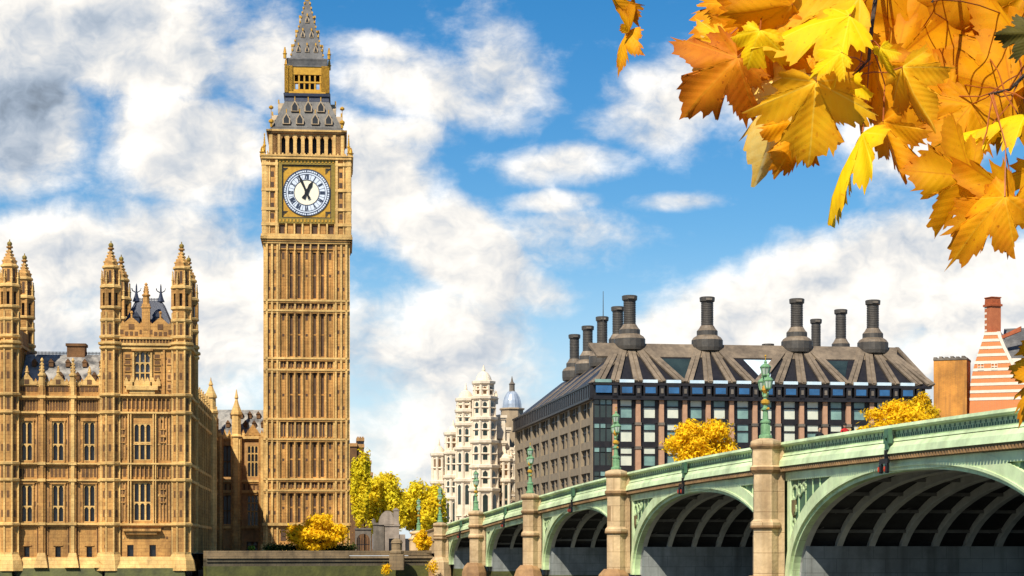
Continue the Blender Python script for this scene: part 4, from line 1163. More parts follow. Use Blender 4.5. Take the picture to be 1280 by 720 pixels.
def ring(mb, i, o0, o1, y0, y1, zmin=ZS, n=56, mi=0):
    c = (PIER[i] + PIER[i + 1]) / 2
    h0 = (PIER[i + 1] - PIER[i]) / 2 - 1.65
    ne = 2.25
    vs, fs = [], []
    for k in range(n + 1):
        a = math.pi * k / n
        cs, sn = -math.cos(a), math.sin(a)
        pc = math.copysign(abs(cs) ** (2 / ne), cs); ps = abs(sn) ** (2 / ne)
        for o in (o0, o1):
            t, z = c + (h0 + o) * pc, ZS + (zcrown(i) - ZS + o) * ps
            vs += [(t, y0, z), (t, y1, z)]
    for k in range(n):
        b0, b1 = 4 * k, 4 * k + 4
        fs += [(b0, b1, b1 + 1, b0 + 1), (b0 + 2, b0 + 3, b1 + 3, b1 + 2), (b0, b0 + 2, b1 + 2, b1), (b0 + 1, b1 + 1, b1 + 3, b0 + 3)]
    fs += [(0, 1, 3, 2), (4 * n, 4 * n + 2, 4 * n + 3, 4 * n + 1)]
    mb.add(vs, fs, mi)
CORN = -1.86
for i in range(7):
    t0, t1 = PIER[i] + .6, PIER[i + 1] - .6
    # arch ring in three steps
    b = MB()
    ring(b, i, .34, 1.12, E - .02, E + .5); ring(b, i, .24, .38, E - .07, E + .5); ring(b, i, 0, .26, E + .10, E + .6, mi=1)
    b.build('arch_ring', [GREENB, GREEN], bridge)
    # spandrel: plate, frame and tracery
    n = 90
    pl, frm, trc = MB(), MB(), MB()
    ts = [t0 + (t1 - t0) * k / n for k in range(n + 1)]
    off = .9
    def low(t):
        a0, a1 = PIER[i] + 1.65 - off, PIER[i + 1] - 1.65 + off
        return arch(i, t, off) if a0 < t < a1 else ZS
    vs = []
    for t in ts:
        vs += [(t, E + .22, low(t)), (t, E + .22, ztop(t) + CORN), (t, E + .5, low(t)), (t, E + .5, ztop(t) + CORN)]
    fs = []
    for k in range(n):
        q = 4 * k
        fs += [(q, q + 4, q + 5, q + 1), (q + 2, q + 3, q + 7, q + 6)]
    pl.add(vs, fs)
    pl.build('spandrel_plate', GREEN, bridge)
    def band(mb, ta, tb, zlo, zhi, y0, y1, m=20):
        vs, fs = [], []
        for k in range(m + 1):
            t = ta + (tb - ta) * k / m
            a, c = zlo(t), zhi(t)
            vs += [(t, y0, a), (t, y0, c), (t, y1, a), (t, y1, c)]
        for k in range(m):
            q = 4 * k
            fs += [(q, q + 4, q + 5, q + 1), (q + 1, q + 5, q + 7, q + 3), (q + 2, q + 6, q + 4, q)]
        fs += [(0, 1, 3, 2), (4 * m, 4 * m + 2, 4 * m + 3, 4 * m + 1)]
        mb.add(vs, fs)
    band(frm, t0, t1, lambda t: ztop(t) + CORN - .5, lambda t: ztop(t) + CORN, E, E + .3, 60)
    for s_, ta in ((1, t0), (-1, t1)):
        frm.box(*sorted((ta + s_ * .35, ta + s_ * .85)), E, E + .3, ZS, ztop(ta) + CORN - .4)
        # dark openwork panel between pier, arch and cornice
        tin = ta + s_ * .9
        k = 0
        while True:
            te = tin + s_ * .15 * k
            if ztop(te) + CORN - .55 - (arch(i, te, 1.15)) < .22 or k > 60: break
            k += 1
        dk = MB()
        band(dk, *sorted((tin, te)), lambda t: max(ZS, arch(i, t, 1.1)) if PIER[i] + .7 < t < PIER[i + 1] - .7 else ZS, lambda t: ztop(t) + CORN - .52, E + .16, E + .24, 16)
        dk.build('spandrel_recess', GREEND, bridge)
        length = abs(te - tin)
        for j in range(1, 5):                    # tracery: uprights, rings, shield
            t = tin + s_ * length * j / 5
            zl, zh = arch(i, t, 1.1), ztop(t) + CORN - .5
            if zh - zl > .25: trc.box(t - .04, t + .04, E + .1, E + .2, zl, zh)
        zc0 = ztop(tin) + CORN - .5
        for (dt, dz, rr) in ((.62, .75, .42), (.5, 1.75, .34), (1.55, .62, .34), (.42, 2.6, .26), (2.35, .45, .24)):
            if dt + rr > length: continue
            t = tin + s_ * dt; z = zc0 - dz
            if z - rr < arch(i, t + s_ * rr * .6, 1.1): continue
            for q in range(14):
                a0_, a1_ = 2 * math.pi * q / 14, 2 * math.pi * (q + 1) / 14
                trc.bar((t + rr * math.cos(a0_), E + .1, z + rr * math.sin(a0_)), (t + rr * math.cos(a1_), E + .1, z + rr * math.sin(a1_)), .12, .09, up=(0, 1, 0))
        sh = MB()
        t = tin + s_ * .55
        if length > 1.2:
            z = zc0 - 1.7
            if z - .6 > arch(i, t + s_ * .3, 1.0) - .2:
                sh.prism([(t - .26, z + .5), (t - .26, z - .2), (t, z - .55), (t + .26, z - .2), (t + .26, z + .5)], E - .02, E + .12)
                sh.build('shield', DENT, bridge)
    frm.build('spandrel_frame', GREENB, bridge)
    trc.build('spandrel_tracery', GREEN, bridge)
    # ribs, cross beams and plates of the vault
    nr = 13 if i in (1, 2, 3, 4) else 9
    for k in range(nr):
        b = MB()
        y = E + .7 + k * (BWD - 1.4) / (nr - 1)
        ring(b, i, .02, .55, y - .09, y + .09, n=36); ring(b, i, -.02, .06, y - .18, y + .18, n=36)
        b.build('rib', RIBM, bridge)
    b = MB()
    c, h = (PIER[i] + PIER[i + 1]) / 2, (PIER[i + 1] - PIER[i]) / 2 - 1.65
    for k in range(1, 14):
        a = math.pi * k / 14
        cs, sn = -math.cos(a), math.sin(a)
        t, z = c + (h + .3) * math.copysign(abs(cs) ** (2 / 2.25), cs), ZS + (zcrown(i) - ZS + .3) * abs(sn) ** (2 / 2.25)
        b.box(t - .06, t + .06, E + .5, E + BWD, z + .02, z + .22)
        yk = E + .7 + (k % 2) * .9
        while yk < E + BWD - 1.5:
            b.bar((t, yk, z), (t, yk + .9, z + .35), .05, .05); yk += 3.8
    b.build('cross_beams', BEAMM, bridge)
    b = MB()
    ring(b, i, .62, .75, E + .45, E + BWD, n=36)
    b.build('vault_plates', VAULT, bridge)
# deck, cornice, parapet on both sides
b = MB()
sweep(b, -44, 290, [(E + .4, -1.3), (E + BWD - .4, -1.3), (E + BWD - .4, -1.75), (E + .4, -1.75)])
b.build('deck', ASPH, bridge)
b = MB()
sweep(b, -44, 290, [(E + .5, -1.12), (E + 4.2, -1.12), (E + 4.2, -1.3), (E + .5, -1.3)]); sweep(b, -44, 290, [(E + BWD - 4.2, -1.12), (E + BWD - .5, -1.12), (E + BWD - .5, -1.3), (E + BWD - 4.2, -1.3)])
b.build('kerbed_footway', PAVE, bridge)
for s_, y0 in ((1, E), (-1, E + BWD)):
    f = lambda prof: [(y0 + s_ * y, dz) for y, dz in (prof if s_ == 1 else prof[::-1])]
    a, c_, d, g = MB(), MB(), MB(), MB()
    T0, T1 = .6, 249.4
    sweep(a, T0, T1, f([(-.30, -.16), (-.24, 0), (.28, 0), (.34, -.16), (.2, -.26), (-.2, -.26)]))
    sweep(a, T0, T1, f([(-.14, -.86), (-.08, -.74), (.2, -.74), (.2, -.9)]))
    sweep(a, T0, T1, f([(-.42, -1.50), (-.34, -1.16), (-.12, -.90), (.2, -.90), (.2, -1.52)]))
    sweep(c_, T0, T1, f([(-.02, -.75), (-.02, -.25), (.14, -.25), (.14, -.75)]))
    sweep(g, T0, T1, f([(-.16, -1.84), (-.30, -1.62), (-.30, -1.50), (.25, -1.50), (.25, -1.84)]))
    a.build('parapet_rail', GREENB, bridge)
    n = 420
    for k in range(n):
        t = T0 + (T1 - T0) * (k + .5) / n
        z = ztop(t)
        y = y0 - s_ * .035
        ya, yb = sorted((y, y + s_ * .03))
        w = (T1 - T0) / n
        for q in ((0, -.40), (-.14, -.57), (.14, -.57)): d.box(t + q[0] - .075, t + q[0] + .075, ya, yb, z + q[1] - .075, z + q[1] + .075)
    c_.merge(d, 1); c_.build('parapet_panel', [GREEN, GREEND], bridge)
    d = MB(); n = 700
    for k in range(n):
        t = T0 + (T1 - T0) * (k + .5) / n
        d.box(t - .09, t + .09, *sorted((y0 - s_ * .36, y0 - s_ * .2)), ztop(t) - 1.80, ztop(t) - 1.62)
    g.merge(d, 1); g.build('cornice', [DENT, GRANB], bridge)
# piers with octagonal turrets
for i, t in enumerate(PIER):
    zt = ztop(t)
    b = MB()
    b.box(t - 2.62 if i else t - 1.5, t + 2.62 if i < 7 else t + 1.5, E + .62, E + BWD - .62, -1, 4.15); b.box(t - 1.35, t + 1.35, E + .6, E + BWD - .6, 4.15, zt - 1.8)
    if i == 0: b.box(t - 9, t - 1.4, E + .2, E + BWD - .2, -1, zt - 1.9)
    if i == 7: b.box(t + 1.4, t + 24, E + .2, E + BWD - .2, -1, zt - 1.9)
    pw = b.build('pier', VWALL, bridge)
    b = MB()
    b.box(t - 2.66, t + 2.66, E + .58, E + BWD - .58, -1, 1.35)
    b.build('tide_band', ALGAE, pw)
    for y in (0, 2 * E + BWD):
        b, w, br = MB(), MB(), MB()
        r = .80
        rot = .18
        for prof in ([(r + .1, 5.2), (r + .19, 5.3), (r + .19, 5.42)], [(r + .05, zt - 1.9), (r + .2, zt - 1.7), (r + .2, zt - 1.52)], [(r + .1, zt - .42), (r + .21, zt - .26), (r + .21, zt - .16)]): b.lathe(t, y, [(r * .8, prof[0][1])] + prof + [(r * .8, prof[-1][1] + .02)], 8, rot, mi=1)
        b.lathe(t, y, [(r, 2.0), (r, 5.25), (r + .16, 5.35), (r + .16, 5.6), (r - .02, 5.8), (r - .02, zt - 1.95), (r + .03, zt - 1.9), (r + .17, zt - 1.68), (r + .17, zt - 1.5), (r + .06, zt - 1.42), (r + .06, zt - .38), (r + .15, zt - .28), (r + .18, zt - .05), (r + .14, zt + .08), (r * .6, zt + .22), (.4, zt + .25)], 8, rot)
        b.box(t - .42, t + .42, *((y, y + E) if y == 0 else (y - E, y)), 2, zt - .3)
        w.lathe(t, y - .2 if y == 0 else y + .2, [(r + .85, -1), (r + .75, 1.2), (r + .5, 1.9), (r + .05, 2.35)], 8, rot)
        b.build('turret', [GRAN, GRANB], pw); w.build('cutwater', GRANW, pw)
# pale stone approach walls on the far bank
b = MB()
sweep(b, -24.6, -.9, [(E - .3, -.12), (E - .3, 0), (E + .35, 0), (E + .35, -.12)]); sweep(b, -24.6, -.9, [(E - .1, -4.5), (E - .1, -.12), (E + .2, -.12), (E + .2, -4.5)])
sweep(b, -24.6, -.9, [(E - .25, -1.75), (E - .25, -1.5), (E + .2, -1.5), (E + .2, -1.75)])
b.lathe(-25, .3, [(1.5, 2), (1.5, 5.2), (1.7, 5.4), (1.2, 5.7), (1.1, ztop(-25) - .4), (1.4, ztop(-25) - .2), (1.4, ztop(-25)), (.6, ztop(-25) + .2)], 8)
b.lathe(0, 0, [(1.7, -1), (1.6, 2.2), (1.2, 2.7), (1.1, 2.9)], 8, .18)
b.build('approach_wall', GRAN, bridge)
b = MB(); b.box(-44, -8, E, E + BWD, 0, 4.6); b.build('approach_fill', PAVE, bridge)
# navigation lights hung at the crowns
for i in range(7):
    t = (PIER[i] + PIER[i + 1]) / 2 - 1.5
    b, c_ = MB(), MB()
    z = ztop(t)
    b.box(t - .6, t + .6, E - .62, E - .5, z - 2.0, z - 1.75); b.box(t - .06, t + .06, E - .55, E - .3, z - 1.8, z - 1.3)
    for k in (-.42, .42):
        b.lathe(t + k, E - .58, [(.1, z - 2.5), (.12, z - 2.42), (.12, z - 2.08), (.08, z - 1.98)], 8)
        c_.lathe(t + k - .03, E - .70, [(.05, z - 2.42), (.07, z - 2.3), (.05, z - 2.16)], 8)
    for dx, dz, w in ((0, -.45, .28), (-.28, -.75, .1), (.28, -.75, .1), (0, -1.05, .2)): b.box(t + dx - w, t + dx + w, E - .47, E - .25, z + dz - .22, z + dz + .22, 1)
    o = b.build('navigation_light', [BLACK, GREEND], bridge)
    c_.build('lens', REDLENS, o)

# ------------------------------------------------------------------ lamps on the piers
lmp = thing('bridge_lamp', 'x', 'street lamp', BR, (PIER[4], 0, ztop(PIER[4]) + .25), 'triple lamps on the bridge piers')
def lamp_parts(o, t, z):
    b, g, ln, gl = MB(), MB(), MB(), MB()
    b.lathe(t, 0, [(.42, z), (.42, z + .15), (.3, z + .25), (.27, z + .9), (.33, z + .95), (.33, z + 1.05), (.19, z + 1.15), (.16, z + 1.7), (.26, z + 1.74), (.26, z + 1.82), (.15, z + 1.9), (.13, z + 2.5), (.2, z + 2.55), (.12, z + 2.7), (.1, z + 3.9)], 10)
    for k in range(4):
        a = k * math.pi / 2 + .5
        b.box(t + .3 * math.cos(a) - .06, t + .3 * math.cos(a) + .06, .3 * math.sin(a) - .06, .3 * math.sin(a) + .06, z, z + .8)
    g.lathe(t, 0, [(.18, z + 2.05), (.28, z + 2.15), (.28, z + 2.3), (.16, z + 2.4)], 8); g.lathe(t, 0, [(.13, z + 2.75), (.25, z + 2.95), (.2, z + 3.15), (.12, z + 3.25)], 8)
    for s_ in (-1, 1):
        g.tube([(t, 0, z + 1.76), (t + s_ * .55, 0, z + 1.78)], .05, 5); g.ball((t + s_ * .58, 0, z + 1.78), .09, 6)
        b.tube([(t, 0, z + 2.6), (t + s_ * .32, 0, z + 2.55), (t + s_ * .52, 0, z + 2.75), (t + s_ * .55, 0, z + 3.0)], .06, 6)
        g.tube([(t + s_ * .15, 0, z + 2.9), (t + s_ * .34, 0, z + 2.72), (t + s_ * .3, 0, z + 2.5)], .05, 5)
    o1 = b.build('post', TEAL, o); g.build('gilt_ornament', GILT, o)
    for (dx, z0, s_) in ((-.55, 3.0, 1.0), (.55, 3.0, 1.0), (0, 3.85, 1.1)):
        l, p, f = MB(), MB(), MB()
        x = t + dx; z1 = z + z0
        l.lathe(x, 0, [(.1, z1 - .08), (.2 * s_, z1), (.2 * s_, z1 + .06)], 8)
        p.lathe(x, 0, [(.18 * s_, z1 + .06), (.27 * s_, z1 + .46)], 8)
        for k in range(8):
            a = math.pi / 8 + k * math.pi / 4
            l.bar((x + .19 * s_ * math.cos(a), .19 * s_ * math.sin(a), z1 + .04), (x + .285 * s_ * math.cos(a), .285 * s_ * math.sin(a), z1 + .48), .035, .035)
        l.lathe(x, 0, [(.3 * s_, z1 + .46), (.32 * s_, z1 + .52), (.2 * s_, z1 + .66), (.08, z1 + .74), (.1, z1 + .82), (.03, z1 + .95)], 8)
        lo_ = l.build('lantern', TEAL, o); p.build('lantern_glass', LGLASS, lo_)
        if dx == 0: f.tube([(x, 0, z1 + .9), (x, 0, z1 + 1.2)], .03, 5); f.ball((x, 0, z1 + 1.2), .07, 6); f.build('finial', GILT, lo_)
lamp_parts(lmp, PIER[4], ztop(PIER[4]) + .25)
lmp['label'] = 'green and gold triple bridge lamp on the tallest stone pier before the dark office block'
LBL = {3: 'green triple bridge lamp on the pier by the glazed corner of the office block', 2: 'green triple bridge lamp on the pier against the stone side of the office block',
       1: 'small green triple bridge lamp against the white domed building', 0: 'green triple lamp on the pier where the bridge meets the far bank'}
for i, s_ in LBL.items():
    c = copy_tree(lmp); c.location = BR.w(PIER[i], 0, ztop(PIER[i]) + .25); c['label'] = s_
c = copy_tree(lmp); c.location = BR.w(-25, .3, ztop(-25) + .2); c['label'] = 'small green triple lamp in front of the yellow trees beyond the bridge end'; 
# ------------------------------------------------------------------ dark office block with bronze roof and chimneys
OF = frame_px(742.5, 310, 300)
oz = lambda py: CZ + (HY - py) * 310 / FP
ox = lambda px: OF.lx(px)
office = thing('office_block', 'dark bronze office block with pink columns, fan ribbed roof and black chimneys', 'office building', OF, (ox(950), 40, GZ))
PX = [ox(768.4 + 29.2 * i) for i in range(14)]
PX.append(PX[-1] + (PX[1] - PX[0]) * .55)
XE = PX[-1]
OD = 88.0                                        # depth of the block
BAY = PX[1] - PX[0]
core, frame, col, dots = MB(), MB(), MB(), MB()
core.box(.9, XE - .6, .9, OD - .5, GZ, oz(480))
rows = [(521.5, 499.5), (551.5, 529), (581.5, 559), (611, 589), (640, 618), (668, 647)]
def office_window(x0, x1, za, zb, y, gm, parent, split=.62):
    b = MB()
    b.box(x0 - .12, x1 + .12, y - .06, y + .2, za - .12, za); b.box(x0 - .12, x1 + .12, y - .06, y + .2, zb, zb + .12)
    b.box(x0 - .12, x0, y - .06, y + .2, za, zb); b.box(x1, x1 + .12, y - .06, y + .2, za, zb)
    zm = za + (zb - za) * split
    b.box(x0, x1, y - .05, y + .2, zm - .12, zm + .12)
    o = b.build('window', BRZ, parent)
    g = MB(); g.box(x0, x1, y + .1, y + .16, za, zm - .12); g.box(x0, x1, y + .1, y + .16, zm + .12, zb, 1)
    g.build('pane', gm, o)
random.seed(11)
for i in range(13):
    xm = (PX[i] + PX[i + 1]) / 2
    for r, (a, c) in enumerate(rows):
        if r < 4:
            gm = random.choice([[GLP, GLP], [GLP, GLP], [GLP, GLP], [GLG, GLP], [GLP, GLG], [GLG, GLG]]) if r < 2 else random.choice([[GLD, GLP], [GLG, GLP], [GLD, GLD], [GLP, GLP]])
            office_window(xm - .93, xm + .93, oz(a), oz(c), .35, gm, office)
        frame.box(PX[i] + .35, PX[i + 1] - .35, .30, .9, oz(c + 0) + .1, oz(c) + .95); frame.box(PX[i] + .3, xm - 1.1, .36, .9, oz(a), oz(c)); frame.box(xm + 1.1, PX[i + 1] - .3, .36, .9, oz(a), oz(c))
    # canted eaves window under the roof
    b = MB(); b.box(xm - 1.15, xm + 1.15, -.62, -.3, oz(492.5), oz(481)); g = MB(); g.box(xm - .85, xm + .85, -.66, -.62, oz(491), oz(483.5)); g.box(xm - 1.2, xm + 1.2, -.55, -.1, oz(477.9), oz(474), 1)
    o = b.build('eaves_window', BRZ, office); g.build('pane', [GLB, GLW], o)
for i in range(14):
    x = PX[i]
    z0, z1 = GZ, oz(499)
    col.hexa([(x - .55, -.3, z0), (x + .55, -.3, z0), (x + .55, .6, z0), (x - .55, .6, z0), (x - .36, -.2, z1), (x + .36, -.2, z1), (x + .36, .6, z1), (x - .36, .6, z1)])
    for py in (529, 559, 589, 530 + 90): dots.box(x - .5, x + .5, -.36, .3, oz(py) - .25, oz(py) + .2)
    frame.box(x - .45, x + .45, -.5, .8, oz(499), oz(479)); dots.box(x - .22, x + .22, -.6, -.45, oz(491), oz(485))
col.merge(dots, 1); col.build('stone_columns', [PINK, STGREY], office)
frame.box(-.2, XE, -.62, .8, oz(481.2), oz(478.6)); frame.box(-.2, XE, -.5, .8, oz(497.5), oz(494.5)); frame.box(-.2, XE, -.72, .0, oz(499.5), oz(497.6))
# glazed corner
gc = MB()
for r, (a, c) in enumerate(rows):
    for k in range(3):
        x0 = -.05 + k * 1.0
        gc.box(x0 + .08, x0 + .92, .05, .2, oz(a), oz(c) - .9); gc.box(x0 + .08, x0 + .92, .05, .2, oz(c) - .75, oz(c), 1 if (r + k) % 3 else 0)
    frame.box(-.1, 3.0, -.05, .35, oz(c), oz(c) + .95)
for k in range(4): frame.box(-.12 + k * 1.0, .05 + k * 1.0, -.02, .35, GZ, oz(498))
gc.box(.2, 2.8, -.66, -.3, oz(491), oz(482), 2); gc.box(.1, 2.8, -.55, -.1, oz(477.9), oz(474), 1)
gc.build('corner_glazing', [GLD, GLG, GLB], office)
# stone side running back
sd_, sw = MB(), MB()
nb_ = 8
yb = [1.4 + (OD - 2) * i / nb_ for i in range(nb_ + 1)]
for r, (a, c) in enumerate(rows):
    sd_.box(-.15, .6, 1.0, OD, oz(c) - .1, oz(c) + 1.15)
for i in range(nb_ + 1): sd_.box(-.22, .6, yb[i] - 1.0, yb[i] + 1.0, GZ, oz(499.5))
for i in range(nb_):
    for q in (.5,):
        y = yb[i] + (yb[i + 1] - yb[i]) * q
        sd_.box(.0, .6, y - .45, y + .45, GZ, oz(499.5))
        for r, (a, c) in enumerate(rows[:4]): frame.box(.1, .5, y + 2.1, y + 2.35, oz(a), oz(c)); frame.box(.1, .5, y - 2.35, y - 2.1, oz(a), oz(c))
    for r, (a, c) in enumerate(rows[:4]):
        b = MB(); ya_, yb_ = yb[i] + 1.0, yb[i + 1] - 1.0
        b.box(.15, .4, ya_, yb_, oz(a) - .25, oz(a)); b.box(.15, .4, ya_, yb_, (oz(a) + oz(c)) / 2 + .3, (oz(a) + oz(c)) / 2 + .5)
        o = b.build('side_window', BRZ, office)
        g = MB(); g.box(.42, .5, ya_, yb_, oz(a), oz(c) - .1); g.build('pane', random.choice([GLD, GLD, PANE, PANE, GLG]), o)
sd_.build('side_stonework', SIDES, office)
frame.box(-.7, .4, .0, OD, oz(499), oz(479)); frame.box(-.9, .0, .0, OD, oz(481.2), oz(478.6)); frame.box(-.85, .0, .0, OD, oz(499.4), oz(497))
for i in range(40):
    y = 1 + (OD - 2) * i / 40
    frame.box(-.8, -.6, y, y + .5, oz(496), oz(482))
frame.build('bronze_frame', BRZ, office); core.build('core', DARK, office)
# roof: two long slopes meeting in a hip
ZR0, ZR1 = oz(478.6), CZ + (HY - 430) * 318 / FP
RS = 8.5                                         # run of the slope
rf = MB()
XR1 = OF.lx(1121, RS)
p0, p1, p2, p3 = (-.3, -.3), (XE + .2, -.3), (XR1, RS), (RS, RS)
rf.add([(*p0, ZR0), (*p1, ZR0), (*p2, ZR1), (*p3, ZR1), (-.3, OD, ZR0), (RS, OD - 6, ZR1), (XE + .2, 30, ZR0), (XR1, 24, ZR1), (RS + 10, OD - 6, ZR1), (RS + 10, 24, ZR1)],
       [(0, 1, 2, 3), (4, 0, 3, 5), (1, 6, 7, 2), (3, 2, 7, 9), (3, 9, 8, 5)])
rf.build('roof', BRZ, office)
rb, sk = MB(), MB()
def slope(x, f, lift=0.0):                       # point on the front slope, f from eaves to ridge
    return Vector((x, -.3 + (RS + .3) * f - lift * .5, ZR0 + (ZR1 - ZR0) * f + lift))
def slope_side(y, f, lift=0.0):
    return Vector((-.3 + (RS + .3) * f - lift * .5, y, ZR0 + (ZR1 - ZR0) * f + lift))
CHX = [OF.lx(p, RS) for p in (787, 884, 996, 1091)]
fan = {0: [-1, 0, 1, 2, 3], 1: [3, 4, 5, 6], 2: [6, 7, 8, 9, 10], 3: [10, 11, 12, 13, 14]}
upn = (0, -.6, .8)
for k, cols in fan.items():
    rb = MB()
    m = (len(cols) - 1) / 2
    for j, c in enumerate(cols):
        xb = PX[c] if c >= 0 else .9
        if k and j == 0: xb += .5
        if k < 3 and j == len(cols) - 1: xb -= .5
        xt = CHX[k] + (j - m) * .95
        for s_ in (-.38, .38):
            rb.bar(slope(xb + s_ * 1.15, 0.02, .22), slope(xt + s_ * .8, .98, .22), .62, .3, up=upn)
        rb.bar(slope(xb, 0.02, .1), slope(xt, .98, .1), 1.2, .2, up=upn)
    rb.build('roof_rib_fan', ROOFP, office)
rb = MB()
for a, c in zip([.6] + CHX, CHX + [XR1]):        # plain strip along the ridge
    if c - a > 4:
        rb.hexa([slope(a + 1, .68, .1), slope(c - 1, .68, .1), slope(c - 1, .68, -.2), slope(a + 1, .68, -.2), slope(a, 1.0, .25), slope(c, 1.0, .25), slope(c, 1.0, -.2), slope(a, 1.0, -.2)])
for px, m_ in ((848, 0), (951, 1), (1044, 0)):   # triangular rooflights between the fans; the pale one has reflected sky in its colour
    xc = OF.lx(px, 4); h = 2.6
    sk = MB(); sk.add([slope(xc - h, .64, .06), slope(xc + h, .64, .06), slope(xc + .5, .1, .06), slope(xc - .5, .1, .06)], [(0, 3, 2, 1)]); sk.build('rooflight', GLW if m_ else GLD, office)
CHY = [0] + [14.8 * k - RS + 8.0 for k in range(1, 6)]
side_ch = [RS + 14.6 * k for k in range(1, 5)]
for k, yc in enumerate(side_ch):
    for j in range(2):
        yb_ = yc + (j - .5) * 6.4
        yt_ = yc + (j - .5) * 2.0
        rb.bar(slope_side(yb_, .02, .03), slope_side(yt_, .98, .03), 2.3, .06, up=(-.6, 0, .8))
for j in range(3):
    rb.bar(slope_side(2.0 + j * 2.6, .02, .03), slope_side(RS + .5 + j * .8, .98, .03), .8, .06, up=(-.6, 0, .8))
rb.bar(Vector((-.3, -.3, ZR0 + .1)), Vector((RS, RS, ZR1 + .1)), .6, .15)
rb.bar(Vector((XE + .1, -.3, ZR0 + .2)), Vector((XR1, RS, ZR1 + .2)), .7, .3)
rb.build('roof_ribs', ROOFP, office)
def chimney(x, y, zb, s=1.0, top=None, flare=True):
    b, c_ = MB(), MB()
    zt = top or zb + 8.2
    if flare:
        b.lathe(x, y, [(2.5 * s, zb - .9), (2.62 * s, zb - .3), (2.62 * s, zb + .95)], 16, mi=1)
        b.lathe(x, y, [(2.62 * s, zb + .951), (2.3 * s, zb + 1.4), (1.75 * s, zb + 1.75)], 16)
        b.lathe(x, y, [(1.75 * s, zb + 1.751), (1.75 * s, zb + 2.5)], 16, mi=1)
        b.lathe(x, y, [(1.75 * s, zb + 2.501), (1.4 * s, zb + 2.9), (1.1 * s, zb + 3.4)], 16)
    b.lathe(x, y, [(1.02 * s, zb), (1.0 * s, zt - .9)], 20, mi=1)
    for i in range(14): b.lathe(x, y, [(1.03 * s, zb + 3.2 + i * .3), (1.07 * s, zb + 3.25 + i * .3), (1.03 * s, zb + 3.3 + i * .3)], 20, mi=1)
    c_.lathe(x, y, [(1.0 * s, zt - .9), (1.25 * s, zt - .75), (1.3 * s, zt - .1), (1.15 * s, zt)], 20)
    o = b.build('chimney', [ROOFP, CHIM], office); c_.build('chimney_cap', CHIM, o)
    for i in range(8):
        a = i * math.pi / 4 + .3
    g = MB(); g.box(x - .5 * s, x + .5 * s, y - 1.36 * s, y - 1.2 * s, zt - .62, zt - .3); g.build('vent', STGREY, o)
for x in CHX: chimney(x, RS, ZR1, 1.0)
for y in side_ch: chimney(RS, y, ZR1, .92)
for px, Yq, py in ((1051, 25, 387), (1020, 38, 399)):
    x = OF.lx(px, Yq); chimney(x, Yq, ZR1, .92 if px > 1030 else .85, OF.z(py, x, Yq))
ms = MB(); x = OF.lx(754, 20); ms.tube([(x, 20, ZR1 - 1), (x, 20, OF.z(364, x, 20))], [.14, .05], 5); ms.build('mast', CHIM, office)
ms = MB(); x = OF.lx(960, 14); ms.lathe(x, 14, [(.9, ZR1 - .5), (.9, ZR1 + .6), (1.05, ZR1 + .65), (1.05, ZR1 + 1.1)], 12); ms.build('roof_vent', CHIM, office)

# ------------------------------------------------------------------ white stone building with clustered turrets
WB = frame_px(545, 395, 300)
wz = lambda py: CZ + (HY - py) * 398 / FP
wx = lambda px: WB.lx(px)
white = thing('white_turreted_building', 'ornate white stone building of stepped domed turrets beside the dark office block', 'building', WB, (wx(600), 10, GZ))
wall, trim, op = MB(), MB(), MB()
def block(x0, x1, y0, y1, py, cors=()):
    wall.box(x0, x1, y0, y1, GZ, wz(py))
    for c_ in (py, *cors):
        trim.box(x0 - .35, x1 + .35, y0 - .4, y1, wz(c_) - .25, wz(c_) + .3); trim.box(x0 - .18, x1 + .18, y0 - .2, y1, wz(c_) - .6, wz(c_) - .25)
block(wx(566), wx(648), 4, 22, 560, (600, 630)); block(wx(584), wx(634), 3, 12, 520, (552, 590)); block(wx(596), wx(621), 1.5, 10, 499, (527, 575, 612)); block(wx(622), wx(646), 2.2, 12, 574, (598, 618))
block(wx(612), wx(640), 3.6, 12, 535, ())
def turret_w(px, dep, r, tiers, dome, fin):      # tiers: rows of (top, drum?)
    x = wx(px)
    z = GZ
    for py, drum in tiers:
        wall.lathe(x, dep, [(r, z), (r, wz(py))], 8)
        trim.lathe(x, dep, [(r, wz(py) - .7), (r + .5, wz(py) - .3), (r + .55, wz(py) + .2), (r * .9, wz(py) + .4)], 8)
        trim.lathe(x, dep, [(r + .02, (z + wz(py)) / 2 - .2), (r + .3, (z + wz(py)) / 2), (r + .02, (z + wz(py)) / 2 + .2)], 8)
        for i in range(8):
            a = i * math.pi / 4
            R_ = r * math.cos(math.pi / 8) + .02
            w = r * .17
            zt = wz(py) - .9; zb = zt - min(2.4 if drum else 4.2, (zt - z) * .7)
            p = [(x + R_ * math.cos(a) - math.sin(a) * w * q, dep + R_ * math.sin(a) + math.cos(a) * w * q) for q in (-1, 1)]
            op.add([(*p[0], zb), (*p[1], zb), (*p[1], zt - w), (*p[0], zt - w), ((p[0][0] + p[1][0]) / 2, (p[0][1] + p[1][1]) / 2, zt)], [(0, 1, 2, 4, 3)], 0 if drum else 1)
            a += math.pi / 8
            trim.lathe(x + r * math.cos(a), dep + r * math.sin(a), [(.28, z), (.28, wz(py) - .6)], 5)
        z = wz(py); r *= .84 if drum or py < 505 else .94
    hd = wz(dome) - z
    trim.lathe(x, dep, [(r, z)] + [(r * math.cos(q * math.pi / 14), z + hd * math.sin(q * math.pi / 14)) for q in range(1, 7)] + [(r * .2, z + hd * 1.02), (r * .22, z + hd * 1.1), (.05, wz(fin))], 16)
turret_w(606, 2.0, 3.1, ((612, False), (583, False), (552, False), (523, False), (497, False), (478, True)), 464, 456)
turret_w(584.5, 3.2, 2.3, ((600, False), (560, False), (530, False), (513, False), (499, True)), 487, 478)
turret_w(570, 5.0, 1.95, ((622, False), (595, False), (565, False), (541, True)), 531, 524)
